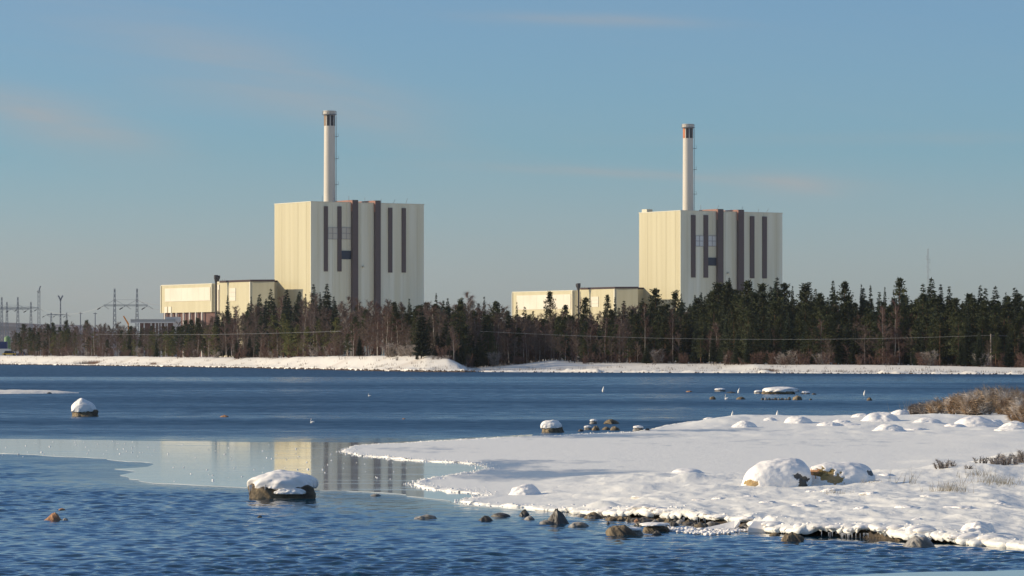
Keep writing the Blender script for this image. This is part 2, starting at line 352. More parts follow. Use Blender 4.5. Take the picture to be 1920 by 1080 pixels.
# ------------------------------------------------------------------ water
def build_water():
    xs = np.concatenate([np.linspace(-6000, -250, 14), np.arange(-220, 2150, 4.0), np.linspace(2180, 8000, 14)])
    ys = np.concatenate([[6000, 3500, 2200, 1600, 1300, 1200], np.arange(1120, 930, -.45), np.arange(930, 850, -.4), np.arange(850, 800, -1.0), np.arange(800, 676, -2.0), [674, 672, 670, 669]])
    X, Y = fan(xs, ys)
    sp = Y * Y / (F * CH) * np.gradient(-ys)[:, None]          # row spacing in m
    sx = Y * 4 / F
    Z = np.zeros_like(X); rs = np.random.RandomState(4)
    gust = .55 + 1.1 * (fbm(X * .09, Y * .05, 31, 4) + .35)
    gust *= .75 + .9 * np.clip(fbm(X * .5, Y * .16, 35, 3) + .35, 0, 1)
    for k in range(70):
        lam = .13 * (1.0275 ** k); th = rs.normal(1.4, .75)
        kx, ky = math.cos(th) * 2 * math.pi / lam, math.sin(th) * 2 * math.pi / lam
        a = .0056 * lam * (1.0 if lam < .6 else .6)
        vis = smooth((lam / np.maximum(sp, .01) - 1.8) / 1.5)
        Z += a * vis * np.sin(kx * X + ky * Y + rs.uniform(0, 6.28) + 1.2 * fbm(X * .4, Y * .4, k, 2))
    damp = (.12 + .88 * smooth((-sdist(X, Y, PI_) - .4) / 3.5 + .7 * fbm(X * .35, Y * .16, 37, 4))) * smooth(-sdist(X, Y, PI_) / .5) * smooth(-(sdist(X, Y, PS)) / .8) * smooth(-sdist(X, Y, PI2) / .5)
    lee = np.exp(-((Y - 66) / 5.0) ** 2) * smooth((X + 5) / 6) * .5
    Z = Z * gust * damp * (1 - lee)
    V = np.stack([X, Y, Z], -1).reshape(-1, 3)
    me = mesh('water', V, grid_faces(len(ys), len(xs)), M['water'], True)
    tag(link('water', me), 'rippled dark blue sea water of the bay', kind='structure')
    def rag(P):
        o = []
        for i in range(len(P)):
            a, b = P[i], P[(i + 1) % len(P)]; L = math.hypot(*(b - a)); n = max(1, int(L / .6)) if L < 60 else 24
            for j in range(n):
                q = a + (b - a) * j / n; nx, ny = -(b - a)[1] / L, (b - a)[0] / L
                off = 2.4 * max(0, float(fbm(q[0] * .5, q[1] * .5, 401, 4)) + .12) * (1 if q[1] < 128 else .3)
                c = q + np.array([nx, ny]) * .05
                if float(sdist(np.array([c[0]]), np.array([c[1]]), P)[0]) < 0: nx, ny = -nx, -ny
                o.append((q[0] + nx * off * .3, q[1] + ny * off))
        return o
    for nm, P, z in (('thin_ice', rag(PI_), .014), ('thin_ice', PI2, .014)):
        n = len(P); me = mesh(nm, [(p[0], p[1], z) for p in P] + [(p[0], p[1], z - .012) for p in P], [tuple(range(n))[::-1]] + [(i, n + i, n + (i + 1) % n, (i + 1) % n) for i in range(n)], M['ice'])
        me.validate(); tag(link(nm, me), 'smooth thin grey ice mirroring the buildings', kind='structure')
build_water()

# ------------------------------------------------------------------ snow shelf and snowy foreground land
RIM = [(600, .035), (860, .04), (1000, .07), (1090, .11), (1180, .14), (1300, .15), (1440, .15), (1700, .15), (1860, .12), (1920, .07), (2600, .1)]
def mound_list():
    # (px x, px y on the plane, half width px, height m, depth/width)
    return [(1290, 922, 50, .14, 1.6), (1035, 930, 22, .06, 1.2), (1340, 938, 60, .05, 1.5), (1460, 945, 70, .06, 1.5), (1560, 962, 55, .07, 1.3), (1700, 955, 90, .07, 1.6), (1860, 960, 90, .08, 1.4),
            (1180, 935, 60, .05, 1.5), (1120, 962, 45, .12, .8), (1640, 985, 60, .05, 1), (1790, 985, 60, .05, 1), (1480, 975, 40, .06, 1), (1800, 905, 130, .16, 2.0), (1900, 885, 110, .3, 2.2), (2100, 900, 260, .5, 2), (1750, 870, 60, .08, 2),
            (1500, 925, 110, .07, 1.5), (1590, 920, 110, .08, 1.6)]
def land_height(X, Y):
    pxx = CX + X / Y * F; d = sdist(X, Y, PS)
    rim = interp(pxx, RIM)
    front = smooth((92 - Y) / 12) * smooth((pxx - 900) / 330)
    H = .035 + (rim - .035) * np.maximum(front, smooth((880 - pxx) / 100) * 0)
    H += front * .10 * smooth(d / 6) + front * .04 * (fbm(X * 2.2, Y * 1.2, 3, 3) + .1) * 2
    H += front * .10 * np.clip(fbm(X * 1.6, Y * 1.1, 41, 4) + .12, -.1, 1) * smooth(1 - d / 1.2) * 2.0
    H -= .30 * H * smooth(1 - d / .14)
    amp = smooth((pxx - 1215) / 90)
    rc = 152 + 10 * smooth((pxx - 1700) / 300)
    rA = interp(pxx, [(1215, .06), (1300, .30), (1400, .28), (1550, .24), (1650, .26), (1720, .28), (1850, .26), (2200, .4)])
    sg = np.where(Y < rc, 6.5, 16.0 + 14 * smooth((pxx - 1700) / 200))
    ridge = amp * rA * np.exp(-((Y - rc) / sg) ** 2) * (1 + .5 * fbm(X * .45, Y * .18, 8, 3))
    H += ridge * smooth(d / 2.5)
    H += amp * smooth((Y - 120) / 15) * .16 * np.clip(fbm(X * .9, Y * .3, 12, 3) + .08, 0, 1) * smooth(d / 2)
    H += smooth((pxx - 1650) / 300) * smooth(d / 5) * .18 * (fbm(X * .25, Y * .12, 15, 4) + .25)
    H += front * .07 * fbm(X * .8, Y * .35, 18, 4) * smooth(d / .6) * 1.6
    H += front * .05 * np.clip(fbm(X * 1.7 + .6 * Y, Y * .6, 28, 3) - .05, 0, 1) * 3 * smooth(d / .8)
    H += .012 * fbm(X * 1.5, Y * .6, 21, 4) * smooth(d / .5)
    thin = smooth(1 - d / .5) * (1 - front)
    H += thin * .05 * np.clip(fbm(X * 3.5, Y * 1.6, 25, 4) + .12, 0, 1) * 2
    for mx, my, hw, hh, ar in mound_list():
        p = at(mx, my); w = hw * p.y / F
        q = ((X - p.x) / w) ** 2 + ((Y - p.y) / (w * ar)) ** 2
        H += hh * np.exp(-q * 1.6) * (1 + .35 * fbm(X * 2 / w, Y * 1.3 / w, int(mx), 3)) * smooth(d / .4)
    return H
def ground(x, y):
    X = np.array([x], float); Y = np.array([y], float); return float(land_height(X, Y)[0])
def build_land():
    xs = np.concatenate([np.arange(632, 2000, 2.2), np.linspace(2010, 2900, 60)])
    ys = np.concatenate([np.arange(1092, 1034, -2.0), np.arange(1034, 940, -.5), np.arange(940, 800, -.8), np.arange(800, 738, -.6)])
    X, Y = fan(xs, ys)
    def SS(X, Y):
        jx = fbm(X * 3.2, Y * 2.4, 51, 3) * .26 + fbm(X * 1.3, Y * .8, 52, 3) * .5
        return sdist(X + jx * .6, Y + jx * 1.2, PS)
    S = SS(X, Y)
    H = land_height(X, Y)
    ins = S > 0
    keep = ins[:-1, :-1] & ins[1:, :-1] & ins[:-1, 1:] & ins[1:, 1:]
    faces = grid_faces(len(ys), len(xs), keep)
    V = np.stack([X, Y, H], -1).reshape(-1, 3)
    pxx = (CX + X / Y * F).reshape(-1); YYf = Y.reshape(-1)
    pyy = YH + F * CH / YYf
    bare = np.zeros(len(V))
    for bx, by, sx, sy, a in [(1090, 818, 190, 5, .75), (1330, 809, 130, 3, .6), (930, 875, 80, 10, .8), (1020, 893, 190, 11, .8), (1480, 832, 300, 8, .22), (860, 882, 60, 7, .35), (800, 845, 120, 6, .35), (1100, 905, 80, 8, .3), (1010, 868, 150, 4, .45)]:
        bare = np.maximum(bare, a * np.exp(-((pxx - bx) / sx) ** 2 - ((pyy - by) / sy) ** 2))
    # boundary skirt
    e = np.concatenate([faces[:, [0, 1]], faces[:, [1, 2]], faces[:, [2, 3]], faces[:, [3, 0]]])
    es = np.sort(e, 1); key = es[:, 0].astype(np.int64) * len(V) + es[:, 1]
    u, idx, cnt = np.unique(key, return_index=True, return_counts=True)
    be = e[idx[cnt == 1]]
    bv = np.unique(be); nb = len(bv); mp = -np.ones(len(V), int); mp[bv] = len(V) + np.arange(nb)
    bx, by = V[bv, 0], V[bv, 1]; s0 = SS(bx, by); gx = (SS(bx + .03, by) - s0) / .03; gy = (SS(bx, by + .03) - s0) / .03; gl = np.maximum(np.hypot(gx, gy), .5); gx, gy = gx / gl, gy / gl
    mv = np.clip(s0, 0, .35); V[bv, 0] -= gx * mv; V[bv, 1] -= gy * mv
    hz = V[bv, 2]; px_b = CX + V[bv, 0] / V[bv, 1] * F
    thick = np.where((px_b > 1040) & (V[bv, 1] < 80), .085 + .03 * fbm(V[bv, 0] * 3, V[bv, 1] * 3, 61, 3), hz + .0)
    th = np.maximum(thick, .02); rings = []
    for o, t_ in ((.55, .45), (.15, 1.0)):
        q = V[bv].copy(); q[:, 0] -= gx * th * o; q[:, 1] -= gy * th * o; q[:, 2] = np.maximum(hz - th * t_, -.005); rings.append(q)
    V2 = np.concatenate([V] + rings); bare = np.concatenate([bare, bare[bv], bare[bv]])
    a0, a1, b0, b1 = be[:, 0], be[:, 1], mp[be[:, 0]], mp[be[:, 1]]
    sk = np.concatenate([np.stack([a1, a0, b0, b1], -1), np.stack([b1, b0, b0 + nb, b1 + nb], -1)])
    allf = np.concatenate([faces, sk])
    used = np.unique(allf); rm = -np.ones(len(V2), int); rm[used] = np.arange(len(used))
    me = mesh('snowy_shore', V2[used], rm[allf], M['shelf'], True)
    a = me.attributes.new('bare', 'FLOAT', 'POINT'); a.data.foreach_set('value', bare[used])
    tag(link('snowy_shore', me), 'snow covered shore and frozen shelf in the right foreground', kind='structure')
    # dark wet bank set back under the overhanging snow
    pts = [p for p in SHELF if p[1] > 950 and 1120 <= p[0] <= 1860]
    P = [at(x, y) for x, y in sorted(pts)]; dense = []
    for a_, b_ in zip(P[:-1], P[1:]):
        n = max(2, int((b_ - a_).length / .12))
        for i in range(n): dense.append(a_.lerp(b_, i / n))
    V = []; Fc = []
    for i, p in enumerate(dense):
        dy = .22 + .35 * (float(vnoise(p.x * 2.2, 3.0, 71)) - .3) + .12 * float(vnoise(p.x * 9, 1, 72))
        gz_ = ground(p.x, p.y + dy + .1)
        for z, o in ((-.25, -.10), (.03, 0.0), (.12, .05), (.20, .12)):
            V.append((p.x, p.y + dy + o + .06 * float(vnoise(p.x * 8, z * 30, 73)), min(z, gz_ - .03) if z < .15 else gz_ - .03))
    for i in range(len(dense) - 1):
        for j in range(3):
            k = i * 4 + j; Fc.append((k, k + 4, k + 5, k + 1))
    tag(link('shore_bank', mesh('shore_bank', V, Fc, M['bank'], True)), 'dark wet bank under the overhanging snow edge', kind='structure')
build_land()

# ------------------------------------------------------------------ far shore terrain
SH = [(-600, 679.5), (0, 683.3), (240, 686.5), (480, 690.3), (600, 693), (700, 695.5), (800, 697.3), (870, 697.8), (900, 697.5), (1200, 698.8), (1500, 700), (1920, 702), (2400, 703.5)]
def Dsh(x): return F * CH / (interp(x, SH) - YH)
ZB = [(-600, 2.5), (0, 2.75), (200, 2.55), (300, 2.35), (470, 2.2), (600, 2.45), (700, 2.6), (800, 2.75), (840, 2.3), (872, .7), (890, .45), (980, 1.2), (1040, 2.0), (1100, 1.5), (1250, 1.45), (1400, 1.3), (1550, 1.3), (1700, 1.05), (1900, .85), (2400, .8)]
TW = [(-600, 60), (800, 42), (860, 30), (880, 60), (1000, 95), (1350, 85), (1420, 50), (2400, 45)]     # width of the open snow strip
def far_height(X, Y):
    px = CX + X / Y * F; t = Y - Dsh(px); T = interp(px, TW)
    zb = interp(px, ZB)
    s = smooth(t / T * .9 + .05) * (px <= 875) + (px > 875) * (.10 * smooth(t / 4) + .9 * smooth((t - T * .45) / (T * .55)))
    Z = zb * s
    Z = np.where(px > 875, Z, Z + .25 * smooth(t / 3))
    Z += .30 * np.clip(fbm(X * .25, Y * .12, 81, 4) + .08, 0, 1) * smooth(t / 2) * smooth(1 - t / (T + 8)) * 1.8
    Z += .55 * fbm(X * .07, Y * .05, 83, 4) * smooth(t / 12) * smooth(1 - (t - T) / 40)
    lump = np.clip(fbm(X * .5, Y * .3, 85, 3) + .02, 0, 1) * smooth(t / 1.5) * smooth(1 - t / 9)
    Z += lump * 1.5 * (px > 860)
    tail = smooth((t - T - 40) / 250)
    return Z * (1 - tail) + 2.6 * tail - .12 * (t < .5)
def gfar(x, y): return float(far_height(np.array([x], float), np.array([y], float))[0])
def build_far():
    xs = np.concatenate([np.linspace(-5000, -400, 24), np.arange(-380, 2300, 4.0), np.linspace(2310, 7000, 24)])
    ts = np.array([-1, 0, 1, 2, 3, 4.5, 6, 8, 10, 12, 15, 18, 22, 26, 30, 35, 40, 46, 52, 60, 70, 80, 95, 110, 150, 220, 400, 800, 1500, 3000, 6000, 12000.])
    D = Dsh(xs)[None, :] + ts[:, None]; X = (xs[None, :] - CX) / F * D
    D = D + (ts[:, None] < 20) * 3.0 * fbm(X * .15, X * 0 + 3, 91, 4)
    Z = far_height(X, D)
    V = np.stack([X, D, Z], -1).reshape(-1, 3)
    tag(link('far_shore_ground', mesh('far_shore_ground', V, grid_faces(len(ts), len(xs)), M['snowfar'], True)), 'snow covered ground of the far shore', kind='structure')
    # far hill on the left
    V = []; n = 60
    for i in range(n):
        x = -900 + i * 30; D = 3200
        top = interp(x, [(-900, 600), (-100, 602), (0, 604), (60, 606), (150, 610), (300, 640), (900, 655)]) + 3 * (float(vnoise(i * .7, 1, 5)) - .5)
        for t, k in ((0, 0), (120, .45), (260, .8), (420, 1.0), (900, .8), (1500, 0)):
            p = atD(x, D + t); V.append((p.x, p.y, 2.0 + (zat(top, D + 420) - 2) * k))
    Fc = [(i * 6 + j, i * 6 + 6 + j, i * 6 + 7 + j, i * 6 + 1 + j) for i in range(n - 1) for j in range(5)]
    tag(link('wooded_hill', mesh('wooded_hill', V, Fc, M['hill'], True)), 'low grey wooded hill far behind on the left', kind='structure')
    # brown stones along the left waterline: uncountable
    mb = MB(); rs = random.Random(3)
    for i in range(1500):
        x = rs.uniform(-200, 890) if i < 1300 else rs.uniform(890, 1950)
        D = float(Dsh(x)) + rs.uniform(-2.5, 1.5) ; p = atD(x, D); s = rs.uniform(.15, .55) * (1 if i < 1300 else .6)
        k = len(mb.v); z0 = -.1; 
        for j in range(5):
            t = j * 1.2566 + rs.uniform(-.3, .3); mb.v.append((p.x + s * math.cos(t) * rs.uniform(.8, 1.6), p.y + s * math.sin(t), z0))
        mb.v.append((p.x + rs.uniform(-.2, .2) * s, p.y, s * rs.uniform(.5, .9)))
        for j in range(5): mb.f.append((k + j, k + (j + 1) % 5, k + 5))
    tag(mb.build('shore_stones', M['seaweed']), 'band of small brown stones and seaweed along the far waterline', kind='stuff')
build_far()

# ------------------------------------------------------------------ power station
ANG = math.radians(32.6)
U = Vector((math.cos(ANG), math.sin(ANG), 0)); Vd = Vector((-math.sin(ANG), math.cos(ANG), 0))
def reactor(cx, cy, W, Dp, top, chim_a, chim_top, label, slotmats, win, px_feats, hut):
    g = 2.4
    R = empty('reactor_building', (cx, cy, g), ANG); tag(R, label, 'building', 'twin reactor buildings of the power station')
    H = top - g
    MB().box(.35, W - .35, .35, Dp - .35, 0, H - .5).build('core_wall', M['creamshade'], R)
    def panels(n, L, side, m):
        for i in range(n):
            a, b = L * i / n, L * (i + 1) / n - .05; off = .03 if i % 2 else 0.0
            mb = MB()
            if side == 'f': mb.box(a, b, -off, .34, 0, H - .35)
            elif side == 'l': mb.box(-off, .34, a + .36, b + (.36 if i < n - 1 else 0), 0, H - .35)
            elif side == 'r': mb.box(W - .34, W + off, a + .36, b, 0, H - .35)
            else: mb.box(a + .36, b, Dp - .34, Dp + off, 0, H - .35)
            mb.build('wall_panel', m, R)
    panels(16, W, 'f', M['creamshade']); panels(9, Dp, 'l', M['cream']); panels(9, Dp, 'r', M['cream']); panels(16, W, 'b', M['creamshade'])
    MB().box(-.12, W + .12, -.12, Dp + .12, H - .345, H).build('parapet', M['creamtrim'], R)
    def ux(px):                        # photo column -> metres along the front wall
        r = (px - CX) / F
        return (r * cy - cx) / (U.x - r * U.y)
    def zz(px, y):
        D = cy + ux(px) * U.y; return zat(y, D) - g
    for (a, b, t, bt) in px_feats['short']:
        MB().box(ux(a), ux(b), -.45, -.035, zz(a, bt), zz(a, t)).build('louvre_band', M['brown'], R)
    for (a, b, t) in px_feats['rib']:
        zt = zz(a, t); x0, x1 = ux(a), ux(b)
        rb = MB().box(x0, x1, -1.5, -.13, 0, zt).build('wall_rib', M['brown'], R)
        MB().box(x0, x1, -.12, 12.5, H + .003, zt).build('roof_fin', M['redbrown'], rb)  # same metal as the rib, reddened for the sun on its side
        MB().box(x0 - .06, x0 - .003, -1.3, -.14, zt - 4.6, zt - .2).build('lit_strip', M['redbrown'], rb)  # added sheet, colours the rib's left side as sunlit
    a, b, t, bt = px_feats['blue']
    MB().box(ux(a), ux(b), -.3, -.035, zz(a, bt), zz(a, t)).build('glazed_opening', M['bluewin'], R)
    for a, b, t, bt in px_feats['grid']:
        x0, x1, z0, z1 = ux(a), ux(b), zz(a, bt), zz(a, t)
        w = MB().box(x0, x1, -.2, -.035, z0, z1).build('window', win, R)
        fm = MB()
        for k in range(3):
            zk = z0 + (z1 - z0) * k / 2; fm.box(x0, x1, -.3, -.203, zk - .11, zk + .11)
        for k in range(1, 2): xk = (x0 + x1) / 2; fm.box(xk - .11, xk + .11, -.35, -.303, z0, z1)
        for k in (0, 1): xk = (x0, x1)[k]; fm.box(xk - .11, xk + .11, -.35, -.303, z0, z1)
        fm.build('window_frame', M['line'], w)
    lx, ly = px_feats['lamp']; MB().lathe([(0, 0), (.55, .05), (.6, .5), (0, .9)], 10, ux(lx), -.6).build('wall_lamp', M['creamtrim'], R).location.z = zz(lx, ly)
    # chimney standing on the roof
    ca, cb = chim_a, Dp / 2; r0, r1 = 2.36, 2.2; zt = chim_top - g
    ch = MB().lathe([(r0, H - .2), (r1, zt - 6.2), (r1, zt - 1.3), (0, zt - 1.3)], 40, ca, cb).build('chimney', M['chim'], R, True)
    MB().lathe([(r1 + .05, zt - 1.5), (r1 + .35, zt - 1.3), (r1 + .35, zt), (r1 - .4, zt), (r1 - .4, zt - 1.0), (0, zt - 1.0)], 40, ca, cb).build('chimney_cap', M['chim'], ch)
    gl = MB().lathe([(r1 + .02, zt - 1.75), (r1 + .75, zt - 1.7), (r1 + .75, zt - 1.5), (r1 + .02, zt - 1.49)], 40, ca, cb)
    for k in range(16):
        t = k * math.pi / 8; c, s = math.cos(t) * (r1 + .7), math.sin(t) * (r1 + .7)
        gl.bar((ca + c, cb + s, zt - 1.55), (ca + c, cb + s, zt - .3), .045)
    gl.lathe([(r1 + .67, zt - .35), (r1 + .73, zt - .35), (r1 + .73, zt - .27), (r1 + .67, zt - .27)], 40, ca, cb)
    gl.build('gallery', M['steel'], ch)
    for k in range(8):
        t = math.radians(-90 - math.degrees(ANG) - 24 + k * 45 + 12); nx, ny = math.cos(t), math.sin(t)
        pts = []
        for rr in (r1 - .1, r1 + .05):
            for dt in ((-.29, -.1, .1, .29) if rr < r1 else (.29, .1, -.1, -.29)):
                pts.append((ca + rr * math.cos(t + dt), cb + rr * math.sin(t + dt)))
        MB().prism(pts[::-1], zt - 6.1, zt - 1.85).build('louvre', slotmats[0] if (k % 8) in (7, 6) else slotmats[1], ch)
    lad = MB(); t = math.radians(0 - math.degrees(ANG) - 8); rr = r0 + .35
    for s in (-.3, .3):
        p = (ca + rr * math.cos(t) - s * math.sin(t), cb + rr * math.sin(t) + s * math.cos(t)); lad.bar((*p, H), (*p, zt - 2), .06)
    for k in range(40):
        z = H + 1 + k * (zt - H - 3) / 40
        lad.bar((ca + rr * math.cos(t) + .3 * math.sin(t), cb + rr * math.sin(t) - .3 * math.cos(t), z), (ca + (rr + .3) * math.cos(t) - .3 * math.sin(t), cb + (rr + .3) * math.sin(t) + .3 * math.cos(t), z), .05)
    lad.build('ladder', M['steel'], ch)
    for fz in (.2, .48, .72):
        z = H + (zt - H) * fz; px_, py_ = ca + (rr + .2) * math.cos(t), cb + (rr + .2) * math.sin(t)
        pl = MB().box(px_ - .6, px_ + .6, py_ - .6, py_ + .6, z, z + .15); pl.bar((px_ + .55, py_ - .5, z + .15), (px_ + .55, py_ - .5, z + 1.2), .05); pl.bar((px_ + .55, py_ - .5, z + 1.2), (px_ + .55, py_ + .5, z + 1.2), .05)
        pl.build('ladder_landing', M['steel'], ch)
    rs = random.Random(int(W * 10))
    for k in range(7):                 # thin lightning rods
        x = W * (.1 + .13 * k + rs.uniform(-.03, .03)); MB().bar((x, rs.uniform(.5, 3), H), (x, 1, H + rs.uniform(1.2, 2.6)), .07).build('roof_rod', M['steel'], R)
    if hut: MB().prism([(.6, Dp - 5), (3.6, Dp - 5), (3.6, Dp - 1.2), (.6, Dp - 1.2)], H, H + 1.3).build('roof_hut', M['creamtrim'], R)
    return R

R1 = reactor(-80.4, 1492, 52.9, 30.0, 64.8, 17.2, 102.3, 'nearer cream reactor building on the left, tan louvres on its white chimney', (M['tan'], M['black']), M['greywin'],
             dict(short=[(607.1, 614, 386.7, 508.9), (632.4, 639.6, 387, 509), (727.6, 734.9, 389.5, 511), (752.9, 760.2, 390.2, 511)],
                  rib=[(657.8, 668.2, 375), (700.7, 710.4, 376)], blue=(639.8, 657.6, 470, 486), grid=[(614.6, 632, 426.7, 448), (640.2, 657.3, 426.7, 448)], lamp=(680, 502)), False)
R2 = reactor(71.5, 1584, 53.8, 31.0, 64.8, 14.9, 102.6, 'farther cream reactor building on the right, orange louvres on its white chimney', (M['orange'], M['black']), M['bluegrey'],
             dict(short=[(1295.6, 1303.3, 403.2, 520.3), (1318.9, 1326.9, 403.2, 520.6), (1405.7, 1413.6, 405.3, 521.7), (1429, 1437, 406, 522)],
                  rib=[(1342.6, 1352.8, 392), (1381, 1391.3, 393.2)], blue=(1327.1, 1342.4, 483, 498), grid=[(1303.6, 1318.5, 442, 461.5), (1327.2, 1342.3, 442, 461.5)], lamp=(1364, 514)), True)

def turbine(P, w2, w1, z1, z2, bottom1, label, cols, win2, stack, funnel, lowcols):
    """P: world xy of the nearest corner; blocks run along Vd (away to the left)"""
    g = 2.4
    R = empty('turbine_hall', (P[0], P[1], g), ANG); tag(R, label, 'building', 'low turbine halls beside the reactors')
    # local frame: x along U (depth of hall to the right/back), y along Vd; lit long side is x = 0
    ch = math.radians(-45)
    cdir = Vector((math.cos(ch), math.sin(ch)))       # chamfer direction in local frame
    L = 9.9
    e = cdir * L
    pts2 = [(0, 0), (e.x, e.y), (e.x + .3, 7.5), (24, 7.5), (24, w2), (0, w2)]
    MB().prism(pts2, 0, z2 - g - .8).build('wall', M['cream'], R)
    pe = [(x - .25 if x < 1 else x + .1, y - .25 if y < 1 else y) for x, y in pts2]
    pe[-1] = (-.25, w2 - 2.5); pe[-2] = (24, w2 - 2.5)
    MB().prism(pe, z2 - g - .799, z2 - g).build('roof_edge', M['darkroof'], R)
    MB().box(-.1, 23.9, w2 - 2.49, w2 - .003, z2 - g - .798, z2 - g - .35).build('parapet', M['creamtrim'], R)
    # block 1, set back by a short chamfer
    o = cdir * -2.1
    x0 = o.x; y0 = w2 + o.y + .0
    pts1 = [(x0, y0), (0 - .003, w2 + .003), (24, w2 + .003), (24, y0 + w1), (x0, y0 + w1)]
    zb = bottom1 - g
    bl = MB().prism(pts1, zb, z1 - g - .35).build('wall', M['cream'], R)
    MB().prism([(x - .12 if i in (0, 4) else x, y) for i, (x, y) in enumerate(pts1)], z1 - g - .349, z1 - g).build('parapet', M['creamtrim'], R)
    MB().prism([(x + 1.2 if i in (0, 4) else x, y + (1.2 if i == 0 else (.5 if i == 1 else 0))) for i, (x, y) in enumerate(pts1)], 0, zb - .003).build('base_wall', M['brick'], R)
    hh = z1 - bottom1
    n = 8
    for i in range(n):                # large pale cladding panels, side by side
        a = y0 + 1.4 + (w1 - 5.2) * i / n; b = a + (w1 - 5.2) / n - .07
        MB().box(x0 - .22, x0 - .003, a, b, zb + hh * .40, zb + hh * .87).build('cladding_panel', M['white'], R)
    MB().box(x0 - .3, x0 - .003, y0 + w1 - .5, y0 + w1, zb, z1 - g - .351).build('corner_trim', M['creamtrim'], R)
    MB().box(x0 - .3, x0 - .003, y0, y0 + .6, zb, z1 - g - .351).build('corner_trim', M['creamtrim'], R)
    MB().box(-.3, -.003, w2 - 2.2, w2 - .8, 2, z2 - g - 1.6).build('cladding_panel', M['white'], R)
    MB().box(-.25, -.003, .02, .9, 2, z2 - g - .9).build('corner_trim', M['creamtrim'], R)
    for k in range(2):
        a = y0 + w1 - 3.5 - 3.6 * k; MB().box(x0 - .22, x0 - .003, a - 2.4, a, zb, zb + hh * .22).build('door_panel', M['white'], R)
    for fr in lowcols:
        a = y0 + w1 * fr; MB().box(x0 - .2, x0 + .5, a - .6, a, 0, zb - .004).build('column', M['conc'], R)
    a, b, t0, t1 = win2
    n = 3
    for k in range(n):
        z_a = t0 + (t1 - t0) * k / n; MB().box(-.2, -.003, a, b, z_a + .07, z_a + (t1 - t0) / n).build('window', M['white'], R)
    sx, sy, st, sr = stack
    mb = MB().lathe([(sr, 0), (sr, st - 3.2), (sr * 1.1, st - 3.0), (sr * 2.0, st - 1.2), (sr * 2.0, st), (sr * .5, st)], 12, sx, sy); sk = mb.build('exhaust_stack', M['black'], R, False)
    MB().lathe([(.14, 2), (.14, st - 6)], 6, sx + .2, sy - 1.6).build('stack_pipe', M['redbrown'], sk)
    fx, fy, ft = funnel
    MB().lathe([(.35, z1 - g), (.35, ft - 2.0), (.85, ft - .9), (.85, ft), (.3, ft)], 12, fx, fy).build('roof_funnel', M['black'], R)
    for k in range(3):
        MB().bar((3, w2 - 1 + k * 2, z1 - g), (3, w2 - 1 + k * 2, z1 - g + 1.6), .06).build('roof_rod', M['steel'], R)
    return R
turbine((-105, 1500), 28.6, 45.4, 32.6, 33.6, 20.9, 'leftmost cream turbine hall, standing on a brown base with pale columns', 5, (12.5, 17.6, 22.8, 28.0), (-4.0, 22.0, 33.4, .42), (1.5, 30.5, 33.4), (.2, .32, .44, .56, .7, .8, .93))
turbine((43.9, 1590), 28.9, 48.5, 31.4, 32.4, 18.0, 'cream turbine hall between the two reactors, half hidden by the wood', 5, (12.6, 18.0, 21.5, 26.0), (-4.0, 22.0, 31.8, .42), (1.5, 31.0, 31.8), (.2, .4, .6, .8))

# low columned building left of the turbine hall
def low_hall():
    P0 = atD(262, 1440); g = 2.4
    R = empty('low_columned_building', (P0.x, P0.y, g)); tag(R, 'low grey roofed building with white columns, left of the turbine hall', 'building')
    zt = zat(598.5, 1440) - g; zb = zat(604, 1440) - g; W = 62 * 1440 / F
    MB().box(0, W, 1, 14, 0, zb - .003).build('wall', M['brick'], R)
    MB().prism([(-3.5, -.4), (W + .8, -.4), (W + .8, 15), (-3.5, 15)], zb, zt).build('roof', M['roofgrey'], R)
    MB().box(-3.5, W + .8, -.5, -.403, zb - .35, zb + .15).build('roof_edge', M['conc'], R)
    for x in (7, 20, 28, 34, 39, 46, 50): MB().box(x * .2057, x * .2057 + .5, .1, .6, 0, zb - .36).build('column', M['conc'], R)
    MB().box(W - 3, W + 2.4, 1.2, 8, 0, zt + .9).build('stair_block', M['conc'], R)
low_hall()
# crane with orange boom
def crane():
    D = 1400; P0 = atD(240, D, 2.4)
    R = empty('crane', P0); tag(R, 'mobile crane with short orange boom rising above the trees', 'crane')
    MB().box(-3, 3, -1.2, 1.2, .6, 2.2).build('chassis', M['black'], R)
    for i in range(4): MB().lathe([(0, -.3), (.6, -.3), (.6, .3), (0, .3)], 12).build('wheel', M['black'], R, False, (-2.4 + i * 1.6, -1.3, .6)).rotation_euler = (math.radians(90), 0, 0)
    MB().box(-1, 1.4, -1, 1, 2.2, 3.8).build('cab', M['yellow'], R)
    z0 = zat(607, D) - 2.4; z1 = zat(592.5, D) - 2.4
    MB().bar((.3, 0, 3.4), (.1, 0, z0), .3).build('mast', M['crane'], R); MB().bar((.1, 0, z0), (-1.7, 0, z1), .42, .3).build('boom', M['crane'], R)
crane()

